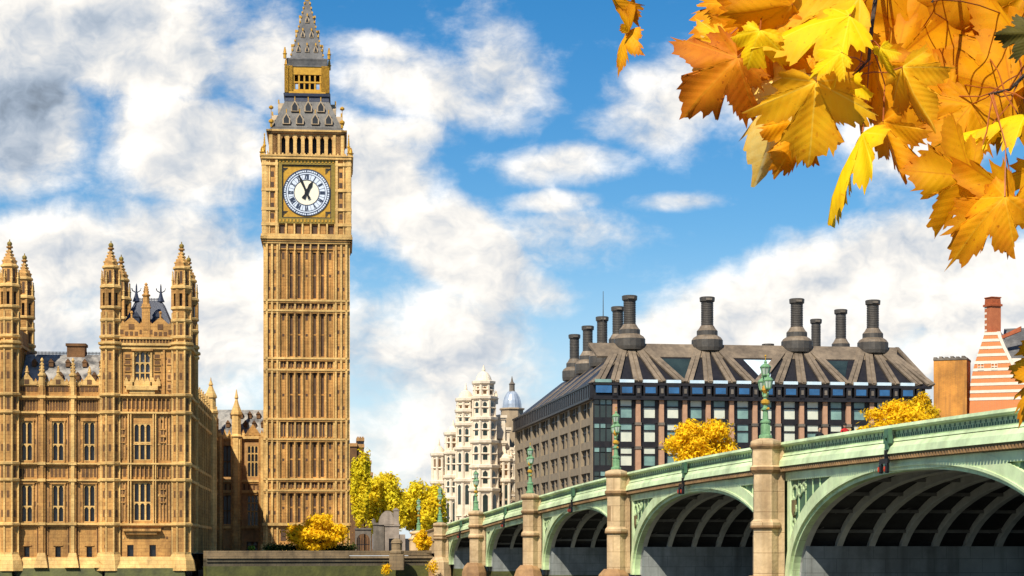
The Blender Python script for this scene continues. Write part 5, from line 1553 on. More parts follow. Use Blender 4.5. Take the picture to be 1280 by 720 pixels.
turret_w(552.5, 6.0, 1.6, ((630, False), (602, False), (567, True)), 556, 547)
turret_w(634, 3.0, 1.6, ((600, False), (574, True)), 566, 560)
random.seed(5)
for (xa, xb, y0, pys) in ((wx(586), wx(596), 3, (545, 575, 607)), (wx(597), wx(620), 1.5, (519, 562, 598, 630)), (wx(623), wx(645), 2.2, (590, 611, 633)), (wx(568), wx(584), 4, (578, 615, 640)), (wx(614), wx(631), 3.6, (550,))):
    for py in pys:
        n = 2 if xb - xa > 3 else 1
        for i in range(n):
            x = xa + (xb - xa) * (i + .5) / n
            op.box(x - .42, x + .42, y0 - .03, y0 + .2, wz(py) - 1.2, wz(py) + 1.4, 1)
            trim.box(x - .65, x + .65, y0 - .25, y0 + .1, wz(py) + 1.45, wz(py) + 1.7); trim.prism([(x - .7, wz(py) + 1.7), (x + .7, wz(py) + 1.7), (x, wz(py) + 2.4)], y0 - .22, y0 + .1)
            for s_ in (-1, 1): trim.lathe(x + s_ * .62, y0 - .1, [(.14, wz(py) - 1.4), (.14, wz(py) + 1.45)], 6)
            trim.box(x - .75, x + .75, y0 - .3, y0 + .1, wz(py) - 1.65, wz(py) - 1.4)
for px, py, y0, w in ((609, 505, 1.3, 1.8), (627, 527, 3.4, 1.5), (590, 517, 2.8, 1.0), (634, 590, 2.0, 1.3)):   # curved gables
    x = wx(px)
    trim.prism([(x - w, wz(py))] + [(x + w * math.cos(math.pi - q * math.pi / 8), wz(py) + w * 1.1 * math.sin(q * math.pi / 8)) for q in range(1, 8)] + [(x + w, wz(py))], y0 - .1, y0 + 1.2)
    op.lathe(x, y0 - .02, [(.3, wz(py) + .3), (.3, wz(py) + 1.0)], 8)
orn = MB(); random.seed(21)
for k in range(46):                              # aedicules, balconies, urns
    x0, x1, y0, pt = random.choice(((wx(568), wx(584), 4, 565), (wx(585), wx(595), 3, 524), (wx(597), wx(620), 1.5, 505), (wx(622), wx(645), 2.2, 578), (wx(613), wx(632), 3.6, 540)))
    x = x0 + (x1 - x0) * random.random(); z = GZ + 6 + (wz(pt) - GZ - 7) * random.random(); w = .5 + .8 * random.random()
    orn.box(x - w, x + w, y0 - .3 - .5 * random.random(), y0, z, z + .35)
    if k % 2: orn.prism([(x - w, z + .35), (x + w, z + .35), (x, z + .35 + w * .7)], y0 - .3, y0)
    else: orn.lathe(x, y0 - .3, [(.25, z + .35), (.4, z + .8), (.2, z + 1.1), (.3, z + 1.3), (.02, z + 1.7)], 6)
orn.build('carved_ornament', BEIGE, white)  # browner stone colour stands for shading on the blocks
for px, dep, z0, z1 in ((592, 2.8, 523, 505), (621, 1.6, 505, 488), (628, 3.5, 538, 521), (640, 2.3, 577, 560), (577, 4, 563, 549), (646, 2.5, 575, 556), (598, 1.5, 503, 490)):
    pinnacle(trim, wx(px), dep, wz(z0), wz(z1), .5)
wall.build('wall', WHITE, white); trim.build('mouldings', WHITE, white); op.build('openings', [STD, GLD], white)
# lead dome on a drum behind it
dome = thing('lead_domed_turret', 'blue-grey lead dome on a small stone drum squeezed between white building and office block', 'building', WB, (wx(640), 16, GZ))
dz = lambda py: CZ + (HY - py) * 413 / FP
x = WB.lx(640, 16)
b = MB(); b.lathe(x, 16, [(2.5, GZ), (2.5, dz(513)), (2.8, dz(512)), (2.8, dz(510.5)), (2.3, dz(510))], 8); b.build('drum', BEIGE, dome)
b = MB(); r, zb, h = 2.05, dz(510), dz(490) - dz(510)
b.lathe(x, 16, [(r * math.cos(q * math.pi / 14) if q < 7 else .3, zb + h * 1.1 * math.sin(q * math.pi / 14)) for q in range(8)], 16)
for i in range(8):
    a = i * math.pi / 4 + .2
    b.tube([(x + r * 1.01 * math.cos(q * math.pi / 14) * math.cos(a), 16 + r * 1.01 * math.cos(q * math.pi / 14) * math.sin(a), zb + h * 1.1 * math.sin(q * math.pi / 14)) for q in range(7)], .09, 4)
b.build('dome', BLUED, dome)
b = MB(); b.lathe(x, 16, [(.75, zb + h), (.6, zb + h + .4), (.6, zb + h + 1.6), (.75, zb + h + 1.7), (.3, zb + h + 2.2), (.05, zb + h + 3.4)], 8); b.build('lantern', STGREY, dome)
# brown building filling in behind the dome
# ------------------------------------------------------------------ brick buildings at the right
BK = frame_px(1166, 345, 1500)
bz = lambda py: CZ + (HY - py) * 347 / FP
bx = lambda px: BK.lx(px)
oc = thing('ochre_brick_block', 'plain ochre brick block with a grey parapet behind the right end of the bridge', 'building', BK, (bx(1188), 3, GZ))
b = MB(); b.box(bx(1167), bx(1208.5), 0, 6, GZ, bz(452)); b.build('wall', BRICKY, oc)
b = MB(); b.box(bx(1166.5), bx(1209), -.12, 6.1, bz(452), bz(449.5))
for i in range(6):
    x = bx(1169 + 7 * i); b.box(x - .3, x + .25, -.05, 6, bz(449.5), bz(448) + .1 * (i % 2))
b.build('parapet', STGREY, oc)
gb = thing('striped_gable_house', 'orange brick gabled house with white stone bands and a tall striped chimney at the right', 'building', BK, (bx(1238), 5, GZ))
rows_ = [(545, 1211, 1296), (509, 1212, 1292), (480, 1213.5, 1284), (466, 1216, 1270), (452, 1220, 1263), (438, 1225, 1256), (426, 1229, 1251), (419, 1231, 1249.5)]
w_, bd = MB(), MB()
w_.prism([(bx(a), bz(p)) for p, a, c in rows_] + [(bx(c), bz(p)) for p, a, c in rows_[::-1]], .0, 7)
w_.box(bx(1211), bx(1275), 0, 14, GZ, bz(545.2))
def edge(py, k):
    for (p0, *q0), (p1, *q1) in zip(rows_, rows_[1:]):
        if p1 <= py <= p0: return q0[k] + (q1[k] - q0[k]) * (p0 - py) / (p0 - p1)
    return rows_[-1][1 + k]
for py in (503, 494, 485, 476, 467, 458, 449, 440, 431, 423):
    h = 1.5
    bd.prism([(bx(edge(py, 0)) - .05, bz(py)), (bx(edge(py, 1)) + .05, bz(py)), (bx(edge(py - 3, 1)) + .05, bz(py - 3.4)), (bx(edge(py - 3, 0)) - .05, bz(py - 3.4))], -.06, .2)
for (p0, a0, c0), (p1, a1, c1) in zip(rows_[1:], rows_[2:]):    # stone verge
    for a, c, s_ in ((c0, c1, -1),):
        bd.hexa([(bx(a) - .15 * s_, -.15, bz(p0)), (bx(a) + .45 * s_, -.15, bz(p0)), (bx(a) + .45 * s_, 7.1, bz(p0)), (bx(a) - .15 * s_, 7.1, bz(p0)),
                 (bx(c) - .15 * s_, -.15, bz(p1)), (bx(c) + .45 * s_, -.15, bz(p1)), (bx(c) + .45 * s_, 7.1, bz(p1)), (bx(c) - .15 * s_, 7.1, bz(p1))] if s_ == 1 else
                [(bx(a) - .45, -.15, bz(p0)), (bx(a) + .15, -.15, bz(p0)), (bx(a) + .15, 7.1, bz(p0)), (bx(a) - .45, 7.1, bz(p0)),
                 (bx(c) - .45, -.15, bz(p1)), (bx(c) + .15, -.15, bz(p1)), (bx(c) + .15, 7.1, bz(p1)), (bx(c) - .45, 7.1, bz(p1))])
w_.build('wall', BRICKO, gb); bd.build('stone_bands', BANDW, gb)
for px in (1226, 1243):
    window(gb, bx(px) - .55, bx(px) + .55, bz(466), bz(458), -.1, 2, (.5,), False, BANDW, PANE, .12, .2)
ch, cb, cc = MB(), MB(), MB()
x0, x1 = bx(1229.5), bx(1249.5)
xm, ym, rr = (x0 + x1) / 2, 2.0, (x1 - x0) / 2 * 1.03
ch.lathe(xm, ym, [(rr, bz(424)), (rr, bz(386.5))], 4, -1.6); cc.lathe(xm, ym, [(rr + .3, bz(386.5)), (rr + .3, bz(384)), (rr, bz(383.5)), (rr * .95, bz(376.5)), (rr + .1, bz(376)), (rr + .1, bz(375))], 4, -1.6)
for k, py in enumerate((417, 410, 403, 396, 389)): cb.hexa([(xm - rr - .03, ym, bz(py)), (xm - .35, ym - rr * .66 - .05, bz(py)), (xm - .35, ym, bz(py)), (xm - rr, ym + .2, bz(py)), (xm - rr - .03, ym, bz(py - 2.6)), (xm - .35, ym - rr * .66 - .05, bz(py - 2.6)), (xm - .35, ym, bz(py - 2.6)), (xm - rr, ym + .2, bz(py - 2.6))])
o = ch.build('chimney', mat('dark_red_brick', (.50, .16, .06), (.36, .10, .04), scale=1.5, var=.5), gb); cb.build('stone_bands', BANDW, o); cc.build('chimney_cap', REDT, o)
b = MB(); yb_ = 7
b.hexa([(bx(1250), 1, bz(452)), (bx(1290), 1, bz(452)), (bx(1290), 16, bz(452)), (bx(1250), 16, bz(452)), (bx(1250), 7.5, bz(410)), (bx(1290), 7.5, bz(410)), (bx(1290), 8, bz(410)), (bx(1250), 8, bz(410))])
b.build('roof', SLATE, gb)
b = MB(); b.box(bx(1253), bx(1290), .9, 1.2, GZ, bz(452)); b.build('eaves_wall', BANDW, gb)
b = MB(); b.prism([(bx(1251), bz(424)), (bx(1251), bz(428)), (bx(1276), bz(419)), (bx(1276), bz(413))], .5, 1.4); b.build('tile_verge', REDT, gb)

# ------------------------------------------------------------------ small buildings beyond the terrace, right of the clock tower
BD = frame_px(436, 345, 425)
dzz = lambda py: CZ + (HY - py) * 345 / FP
br = thing('brown_gothic_building', 'brown stone building with a square turret half hidden by trees right of the clock tower', 'building', BD, (BD.lx(450), 4, GZ))
b, t_ = MB(), MB()
b.box(BD.lx(430), BD.lx(446), 0, 10, GZ, dzz(556)); b.box(BD.lx(446), BD.lx(455), .5, 8, GZ, dzz(549)); b.box(BD.lx(455), BD.lx(466), 1, 10, GZ, dzz(592)); b.box(BD.lx(458), BD.lx(464), 1.5, 5, GZ, dzz(577))
for px, w, y0, py in ((438, 8.5, -.2, 556), (450.5, 5, .3, 549), (450.5, 5, .3, 557), (460.5, 6, .8, 592), (461, 3.6, 1.3, 577)): t_.box(BD.lx(px - w), BD.lx(px + w), y0, y0 + 7, dzz(py) - .3, dzz(py) + .3)
for px in (447.5, 450.5, 453.5): t_.box(BD.lx(px) - .15, BD.lx(px) + .15, .5, 1, dzz(549), dzz(545.5))
for px, py in ((448.5, 553), (452.5, 553), (457, 605), (462, 605), (457, 625), (462, 625)): t_.box(BD.lx(px) - .25, BD.lx(px) + .25, .44 if py < 560 else .9, 1.2, dzz(py) - .8, dzz(py) + .5, 1)
b.build('wall', STD, br); t_.build('string_courses', [STP, PANE], br)
gh = thing('stone_gate_arch', 'grey stone screen with an iron barred arch at the foot of the clock tower', 'gate', frame_px(442, 283, 425), (0, 0, GZ))
GF = frame_px(442, 283, 425); gz = lambda py: CZ + (HY - py) * 283 / FP
b = MB(); xa, xb = GF.lx(444), GF.lx(464)
pts = [(xa, GZ), (xa, gz(662)), (xb, gz(662)), (xb, GZ), (xb - .35, GZ)] + [((xa + xb) / 2 + 1.0 * math.cos(q * math.pi / 8), gz(676) + 1.05 * math.sin(q * math.pi / 8)) for q in range(9)] + [(xa + .25, GZ)]
for q0, q1 in zip(range(0, 8), range(1, 9)):
    c = (xa + xb) / 2; f = lambda q: (c + 1.0 * math.cos(q * math.pi / 8), gz(676) + 1.05 * math.sin(q * math.pi / 8))
    (xq, zq), (xr, zr) = f(q0), f(q1)
    b.hexa([(xr, 0, zr), (xq, 0, zq), (xq, .8, zq), (xr, .8, zr), (xr, 0, gz(662)), (xq, 0, gz(662)), (xq, .8, gz(662)), (xr, .8, gz(662))])
b.box(xa, (xa + xb) / 2 - 1.0, 0, .8, GZ, gz(662)); b.box((xa + xb) / 2 + 1.0, xb, 0, .8, GZ, gz(662)); b.box(xa - .1, xb + .1, -.15, .9, gz(662), gz(660))
b.box(GF.lx(466.5), GF.lx(480), -.2, 2.2, GZ, gz(656)); b.box(GF.lx(466), GF.lx(480.5), -.35, 2.4, gz(656), gz(653.5)); b.lathe(GF.lx(467), .4, [(.35, gz(653.5)), (.3, gz(650)), (.1, gz(648))], 6)
b.build('wall', STGREY, gh)
b = MB()
for i in range(7): b.box(xa + .3 + i * .33, xa + .36 + i * .33, .3, .4, GZ, gz(672))
b.box(xa + .3, xb - .3, .3, .4, gz(681), gz(680)); b.build('iron_gate', BLACK, gh)
KF = frame_px(480, 283, 425)
kb = thing('stone_pavilion', 'small pale stone pavilion with rounded gable and dark opening below the yellow trees', 'pavilion', KF, (KF.lx(492), 1.5, GZ))
b = MB(); xa, xb = KF.lx(481), KF.lx(499); c = KF.lx(489)
b.box(xa, xb, 0, 3.5, gz(673), gz(656))
b.prism([(xa - .2, gz(656))] + [(c - .5 + 1.35 * math.cos(math.pi - q * math.pi / 10), gz(656) + 2.1 * math.sin(q * math.pi / 10)) for q in range(11)] + [(xb + .1, gz(656)), (xb + .1, gz(655)), ], 0, 3.4)
b.box(KF.lx(492), KF.lx(498.5), -.2, 3, gz(656), gz(639)); b.lathe(KF.lx(495), 1, [(.5, gz(639)), (.6, gz(638)), (.2, gz(635))], 8)
b.box(xa, xa + .6, 0, 3.5, GZ, gz(673)); b.box(xb - .3, xb + .9, .2, 3.5, GZ, gz(668)); b.box(xa - .1, xb + .1, -.15, 3.6, gz(657.5), gz(656))
b.build('wall', mat('pinkish_grey_stone', (.36, .29, .225), (.20, .16, .125), scale=1, var=.5, streak=.4), kb)
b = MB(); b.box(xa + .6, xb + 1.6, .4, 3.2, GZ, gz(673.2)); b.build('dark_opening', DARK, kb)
# ------------------------------------------------------------------ trees
def foliage(mb, clumps, n, size, rng):
    tot = sum(c[3] * c[4] * c[5] for c in clumps)
    for (x, y, z, rx, ry, rz) in clumps:
        m = max(20, int(n * rx * ry * rz / tot))
        for _ in range(m):
            while True:
                p = Vector((rng.gauss(0, 1), rng.gauss(0, 1), rng.gauss(0, 1)))
                if p.length > .1: break
            p = p.normalized() * (rng.random() ** .45) * (1 + .18 * rng.gauss(0, 1))
            c = Vector((x + p.x * rx, y + p.y * ry, z + p.z * rz))
            nrm = (p.normalized() * .8 + Vector((rng.gauss(0, .5), rng.gauss(0, .5), rng.gauss(.3, .5)))).normalized()
            a = nrm.cross(Vector((rng.gauss(0, 1), rng.gauss(0, 1), rng.gauss(0, 1)))).normalized()
            b = nrm.cross(a)
            s = size * (.45 + .75 * rng.random())
            mb.add([tuple(c - a * s), tuple(c - b * s * .45 + a * s * .2), tuple(c + a * s), tuple(c + b * s * .45)], [(0, 1, 2, 3)])
def tree(name, label, px, pyb, pxl, pxr, pyt, Y, m, seed, n=5200, size=.42, shape='round', group=None, z0=GZ, clumpn=52):
    rng = random.Random(seed)
    base = P(px, 0, Y); base.z = z0
    o = thing(name, label, 'tree', WORLD, tuple(base), group)
    rx = (pxr - pxl) / 2 / FP * Y
    cxw = P((pxl + pxr) / 2, 0, Y).x
    zt, zb = P(0, pyt, Y).z, P(0, pyb, Y).z
    rz = (zt - zb) / 2; zc = (zt + zb) / 2
    clumps = [(cxw, Y, zc, rx * .5, rx * .5, rz * .5)]
    for k in range(clumpn):
        u = 2 * rng.random() - 1; a = rng.random() * 2 * math.pi
        q = math.sqrt(1 - u * u)
        f = .52 + .30 * rng.random()
        r = .20 + .17 * rng.random()
        w = 1.0 if shape == 'round' else (1.05 - .35 * max(0, u))
        clumps.append((cxw + rx * f * q * math.cos(a) * w, Y + rx * .9 * f * q * math.sin(a), zc + rz * f * u, rx * r, rx * r, rz * r * .9))
    t = MB()
    th = max(z0 + .4, zb + rz * .5)
    r0 = max(.12, rx * .075)
    t.tube([(base.x, Y, z0 - .1), (base.x + rx * .02, Y, z0 + (th - z0) * .5), (cxw * .4 + base.x * .6, Y, th), (cxw, Y, zc + rz * .2)], [r0 * 1.3, r0, r0 * .8, r0 * .25], 8)
    for c in clumps[1:12]:
        t.tube([(base.x + (cxw - base.x) * .5, Y, th * .8 + z0 * .2), ((c[0] + cxw) / 2, (c[1] + Y) / 2, (th + c[2]) / 2 - .1 * rz), c[:3]], [r0 * .45, r0 * .25, r0 * .08], 5)
    t.build('trunk', BARK, o)
    f = MB(); foliage(f, clumps, int(n * 1.5), size, rng); f.build('crown', m, o)
    return o
tree('plane_tree', 'tall narrow yellow tree close against the right side of the clock tower', 448, 660, 437, 465, 556, 291, YELG, 1, 5000, .36)
tree('plane_tree', 'broad round yellow-green tree behind the stone pavilion', 481, 672, 449, 516, 588, 298, YELG, 2, 9000, .38)
tree('plane_tree', 'yellow-green tree between the stone pavilion and the white turreted building', 527, 678, 498, 560, 598, 300, YELG, 3, 8500, .38)
tree('plane_tree', 'rounded golden tree rising over the bridge before the dark office block', 878, 600, 831, 926, 524, 290, ORA, 4, 9000, .36)
tree('plane_tree', 'low golden tree over the bridge between office block and ochre brick block', 1120, 560, 1064, 1180, 500, 292, ORA, 5, 9000, .36)
tree('plane_tree', 'small golden tree top in front of the right corner of the office block', 1152, 560, 1128, 1178, 492, 296, YEL, 6, 3600, .36)
tree('garden_shrub', 'bright orange-yellow domed shrub growing in front of the clock tower', 398, 691, 359, 436, 641, 272, ORA, 7, 8000, .30, clumpn=40)
tree('garden_shrub', 'small orange-yellow shrub beside the far end of the bridge', 529, 690, 516, 541, 662, 262, ORA, 8, 2400, .24)
tree('garden_shrub', 'tiny bright green plant in the doorway of the palace link block', 314, 692, 309, 319, 681, 290, mat('bright_green_leaves', (.22, .36, .03), rough=.7, scale=1, island=.5), 9, 500, .18)
# low hedge at the foot of the clock tower
hd = thing('clipped_hedge', 'low dark green hedge under the orange shrub before the clock tower', 'hedge', WORLD, (P(385, 0, 276).x, 276, GZ))
f = MB(); rng = random.Random(20)
foliage(f, [(P(px, 0, 276).x, 276, GZ + .7, 1.3, .9, .7) for px in range(338, 440, 9)], 4200, .22, rng)
f.build('foliage', OLV, hd)
# tufts of yellow weed growing out of the stonework
for k, (px, py, Y, s, lb) in enumerate(((482, 712, 252.3, .75, 'small yellow tuft of leaves on the river wall below the rounded pier'), (541, 709, 256.0, .95, 'small yellow tuft of leaves on the river wall beside the bridge foot'))):
    p = P(px, py, Y)
    o = thing('wall_plant', lb, 'plant', WORLD, (p.x, p.y, p.z - s))
    t = MB(); t.tube([(p.x, p.y + .5, p.z - s), (p.x, p.y, p.z - s * .4), (p.x + .1, p.y - .1, p.z + s * .5)], [.06, .05, .02], 5); t.build('stem', BARK, o)
    f = MB(); foliage(f, [(p.x, p.y, p.z, s * .9, s * .6, s), (p.x + .3, p.y, p.z + s * .6, s * .5, s * .4, s * .5)], 420, .17, random.Random(k)); f.build('foliage', ORA, o)

# ------------------------------------------------------------------ people and a van on the bridge
def person(t, y, label, coat, legs, skin, hair, face):
    base = (t, y, ztop(t) - 1.12)
    bm = [((0, 0, .95), .15), ((0, 0, 1.2), .16), ((0, 0, 1.42), .17), ((0, 0, 1.52), .065),                     # pelvis..neck
          ((-.1, .02, .88), .09), ((-.11, .08, .48), .062), ((-.11, -.02, .08), .045), ((-.11, .12, .03), .04),
          ((.1, .02, .88), .09), ((.11, -.06, .48), .062), ((.11, -.2, .10), .045), ((.11, -.07, .03), .04),
          ((-.22, 0, 1.40), .07), ((-.27, -.06, 1.12), .05), ((-.25, .06, .88), .038),
          ((.22, 0, 1.40), .07), ((.27, .06, 1.12), .05), ((.25, .14, .90), .038)]
    ed = [(0, 1), (1, 2), (2, 3), (0, 4), (4, 5), (5, 6), (6, 7), (0, 8), (8, 9), (9, 10), (10, 11), (2, 12), (12, 13), (13, 14), (2, 15), (15, 16), (16, 17)]
    me = bpy.data.meshes.new('person')
    me.from_pydata([v for v, r in bm], ed, [])
    o = bpy.data.objects.new('person', me); COL.objects.link(o)
    o.location = BR.w(*base); o.rotation_euler = (0, 0, BR.a + face)
    o.modifiers.new('skin', 'SKIN'); s = o.modifiers.new('smooth', 'SUBSURF'); s.levels = s.render_levels = 1
    for i, (v, r) in enumerate(bm): me.skin_vertices[0].data[i].radius = (r, r * .8)
    me.skin_vertices[0].data[0].use_root = True
    me.materials.append(coat)
    tag(o, label, 'person', 'people crossing the bridge')
    h = MB(); h.lathe(0, 0, [(.05, 1.52), (.07, 1.58), (.095, 1.66), (.095, 1.72), (.07, 1.78), (.02, 1.81)], 10, sy=1.15); h.box(-.02, .02, -.13, -.09, 1.64, 1.69)
    h.build('head', skin, o, True)
    h = MB(); h.lathe(0, .02, [(.10, 1.68), (.108, 1.73), (.085, 1.80), (.02, 1.835)], 10, sy=1.1); h.build('hair', hair, o, True)
def cloth(n, c): return mat(n, c, rough=.9, scale=5)
SKIN = cloth('skin_tone', (.45, .27, .18)); HAIRD = cloth('dark_hair', (.03, .02, .015)); HAIRL = cloth('fair_hair', (.35, .22, .09))
BLU, RED, BLK, PNK, GRY, WHT = cloth('blue_coat', (.02, .06, .45)), cloth('red_coat', (.55, .02, .02)), cloth('black_coat', (.015, .015, .02)), cloth('plum_coat', (.18, .03, .08)), cloth('grey_coat', (.2, .2, .2)), cloth('white_shirt', (.7, .7, .7))
for a in ((-3.0, 1.95, 'person in a bright blue coat on the bridge beside the lamp at its far end', BLU, None, SKIN, HAIRD, 1.2),
          (3.5, 2.0, 'person in a black coat walking at the far end of the bridge', BLK, None, SKIN, HAIRD, .4),
          (10.5, 2.0, 'person in a plum coat walking before the white building', PNK, None, SKIN, HAIRL, -1.3),
          (17.5, 2.1, 'person in grey between two piers before the white building', GRY, None, SKIN, HAIRD, .9),
          (44.0, 2.0, 'person in black behind the parapet above the second arch from the far bank', BLK, None, SKIN, HAIRD, 1.6),
          (53.0, 2.0, 'person in a plum coat above the second arch near the white building', PNK, None, SKIN, HAIRD, -1.5),
          (138.3, 1.9, 'person in a red coat just left of the tallest bridge lamp', RED, None, SKIN, HAIRL, 1.5),
          (148.2, 2.0, 'person in black just right of the tallest bridge lamp', BLK, None, SKIN, HAIRD, 1.6),
          (152.5, 2.0, 'person in a red coat right of the tallest bridge lamp', RED, None, SKIN, HAIRD, -1.4)): person(*a)
vt, vy = 78.5, 7.2
vz = ztop(vt) - 1.3
van = thing('dark_van', 'black van crossing the bridge behind the parapet before the stone side of the office block', 'van', BR, (vt, vy, vz))
b = MB(); vp = BLACK
b.prism([(vt - 2.5, vz + .4), (vt + 2.4, vz + .4), (vt + 2.45, vz + 1.1), (vt + 1.5, vz + 1.3), (vt + .8, vz + 2.35), (vt - 2.3, vz + 2.45), (vt - 2.5, vz + 2.2)], vy - .95, vy + .95)
b.build('body', mat('black_van_paint', (.012, .012, .015), rough=.25, scale=1), van)
b = MB()
for x0, x1 in ((-2.1, -1.2), (-1.05, -.1), (.05, .75)): b.box(vt + x0, vt + x1, vy - .97, vy + .97, vz + 1.45, vz + 2.1)
b.build('side_windows', PANE, van)
for x in (-1.6, 1.6):
    for y in (-.9, .9):
        b = MB(); 
        vs = [(vt + x + .36 * math.cos(q * math.pi / 8), vy + y + s, vz + .36 + .36 * math.sin(q * math.pi / 8)) for s in (-.12, .12) for q in range(16)]
        b.add(vs, [tuple(range(16)), tuple(range(31, 15, -1))] + [(q, 16 + q, 16 + (q + 1) % 16, (q + 1) % 16) for q in range(16)])
        b.build('wheel', BLACK, van)
# ------------------------------------------------------------------ maple at the viewer's side: trunk out of frame, twigs and leaves in the upper right
def maple_leaf_mat(name, c, c2, vein, spots, tr):
    m = bpy.data.materials.new(name); m.use_nodes = True
    t = m.node_tree; b = t.nodes['Principled BSDF']; k = t.links.new
    def n(ty, **kw):
        o = t.nodes.new(ty)
        for a_, v in kw.items(): setattr(o, a_, v)
        return o
    tc_ = n('ShaderNodeTexCoord'); at = n('ShaderNodeAttribute', attribute_name='vein'); ed = n('ShaderNodeAttribute', attribute_name='edge'); oi = n('ShaderNodeObjectInfo')
    n1 = n('ShaderNodeTexNoise'); n1.inputs['Scale'].default_value = 22; n1.inputs['Detail'].default_value = 6; n1.inputs['Roughness'].default_value = .65
    ad = n('ShaderNodeVectorMath', operation='ADD'); k(tc_.outputs['Object'], ad.inputs[0]); k(oi.outputs['Location'], ad.inputs[1]); k(ad.outputs[0], n1.inputs['Vector'])
    mr = n('ShaderNodeMapRange'); mr.inputs[1].default_value, mr.inputs[2].default_value = .36, .66; k(n1.outputs['Fac'], mr.inputs[0])
    m1 = n('ShaderNodeMix', data_type='RGBA'); m1.inputs[6].default_value = (*c, 1); m1.inputs[7].default_value = (*c2, 1); k(mr.outputs[0], m1.inputs[0])
    me_ = n('ShaderNodeMath', operation='MULTIPLY'); me2 = n('ShaderNodeMapRange'); me2.inputs[1].default_value, me2.inputs[2].default_value = .7, 1.0; k(ed.outputs['Fac'], me2.inputs[0]); k(me2.outputs[0], me_.inputs[0]); k(n1.outputs['Fac'], me_.inputs[1])
    m2 = n('ShaderNodeMix', data_type='RGBA'); k(me_.outputs[0], m2.inputs[0]); k(m1.outputs[2], m2.inputs[6]); m2.inputs[7].default_value = (*spots, 1)
    mv = n('ShaderNodeMapRange'); mv.inputs[1].default_value, mv.inputs[2].default_value, mv.inputs[4].default_value = .35, 1, .0; k(at.outputs['Fac'], mv.inputs[0])
    m3 = n('ShaderNodeMix', data_type='RGBA'); k(mv.outputs[0], m3.inputs[0]); k(m2.outputs[2], m3.inputs[6]); m3.inputs[7].default_value = (*vein, 1)
    n2 = n('ShaderNodeTexNoise'); n2.inputs['Scale'].default_value = 160; n2.inputs['Detail'].default_value = 2; k(ad.outputs[0], n2.inputs['Vector'])
    m4r = n('ShaderNodeMapRange'); m4r.inputs[1].default_value, m4r.inputs[2].default_value, m4r.inputs[4].default_value = .66, .74, .6; k(n2.outputs['Fac'], m4r.inputs[0])
    m4 = n('ShaderNodeMix', data_type='RGBA'); k(m4r.outputs[0], m4.inputs[0]); k(m3.outputs[2], m4.inputs[6]); m4.inputs[7].default_value = (*spots, 1)
    al, ac = n('ShaderNodeAttribute', attribute_name='along'), n('ShaderNodeAttribute', attribute_name='across')
    def ma(op, a_, b_=None, c_=None):
        o = n('ShaderNodeMath', operation=op)
        for i, v in enumerate((a_, b_, c_)):
            if v is None: continue
            if isinstance(v, (int, float)): o.inputs[i].default_value = v
            else: k(v, o.inputs[i])
        return o.outputs[0]
    def mrng(v, a_, b_, lo, hi):
        o = n('ShaderNodeMapRange'); k(v, o.inputs[0])
        for i, q in enumerate((a_, b_, lo, hi)): o.inputs[i + 1].default_value = q
        return o.outputs[0]
    ph_ = ma('FRACT', ma('MULTIPLY', ma('SUBTRACT', al.outputs['Fac'], ma('MULTIPLY', ac.outputs['Fac'], .85)), 9.0))
    dv_ = ma('ABSOLUTE', ma('SUBTRACT', ph_, .5))                   # 0 on a side vein, .5 between two
    side = mrng(dv_, 0, .07, .13, 0)
    mainv = mrng(ac.outputs['Fac'], .003, .014, .6, 0)
    m5 = n('ShaderNodeMix', data_type='RGBA'); k(ma('MAXIMUM', side, mainv), m5.inputs[0]); k(m4.outputs[2], m5.inputs[6]); m5.inputs[7].default_value = (*vein, 1)
    out = m5.outputs[2]
    hgt = ma('ADD', ma('ADD', ma('MULTIPLY', mrng(dv_, 0, .5, 0, 1), .55), ma('MULTIPLY', mrng(ac.outputs['Fac'], 0, .05, 0, 1), .8)), ma('MULTIPLY', n1.outputs['Fac'], .5))
    bp = n('ShaderNodeBump'); bp.inputs['Strength'].default_value = .22; bp.inputs['Distance'].default_value = .002; k(hgt, bp.inputs['Height']); k(bp.outputs[0], b.inputs['Normal'])
    k(out, b.inputs['Base Color']); b.inputs['Roughness'].default_value = .6; b.inputs['Specular IOR Level'].default_value = .15
    tn = n('ShaderNodeBsdfTranslucent'); ms = n('ShaderNodeMixShader'); ms.inputs[0].default_value = tr
    k(out, tn.inputs[0]); k(b.outputs[0], ms.inputs[1]); k(tn.outputs[0], ms.inputs[2]); k(ms.outputs[0], t.nodes['Material Output'].inputs[0])
    return m
LM = {'amber': maple_leaf_mat('amber_maple_leaf', (.90, .43, .003), (.84, .34, .003), (.68, .22, .004), (.45, .11, .004), .5),
      'orange': maple_leaf_mat('orange_maple_leaf', (.94, .45, .006), (.84, .30, .004), (.93, .50, .03), (.38, .07, .005), .4),
      'gold': maple_leaf_mat('golden_maple_leaf', (.94, .56, .014), (.92, .44, .009), (.94, .68, .09), (.6, .2, .006), .4),
      'yellow': maple_leaf_mat('yellow_maple_leaf', (.95, .68, .006), (.94, .58, .005), (.95, .75, .05), (.65, .28, .004), .4),
      'pale': maple_leaf_mat('pale_yellow_maple_leaf', (.95, .75, .24), (.94, .60, .08), (.95, .82, .40), (.66, .30, .02), .4),
      'rust': maple_leaf_mat('rust_maple_leaf', (.58, .15, .005), (.76, .28, .006), (.70, .30, .015), (.24, .03, .003), .35),
      'olive': maple_leaf_mat('olive_maple_leaf', (.10, .08, .012), (.07, .06, .01), (.16, .12, .02), (.04, .03, .01), .2)}
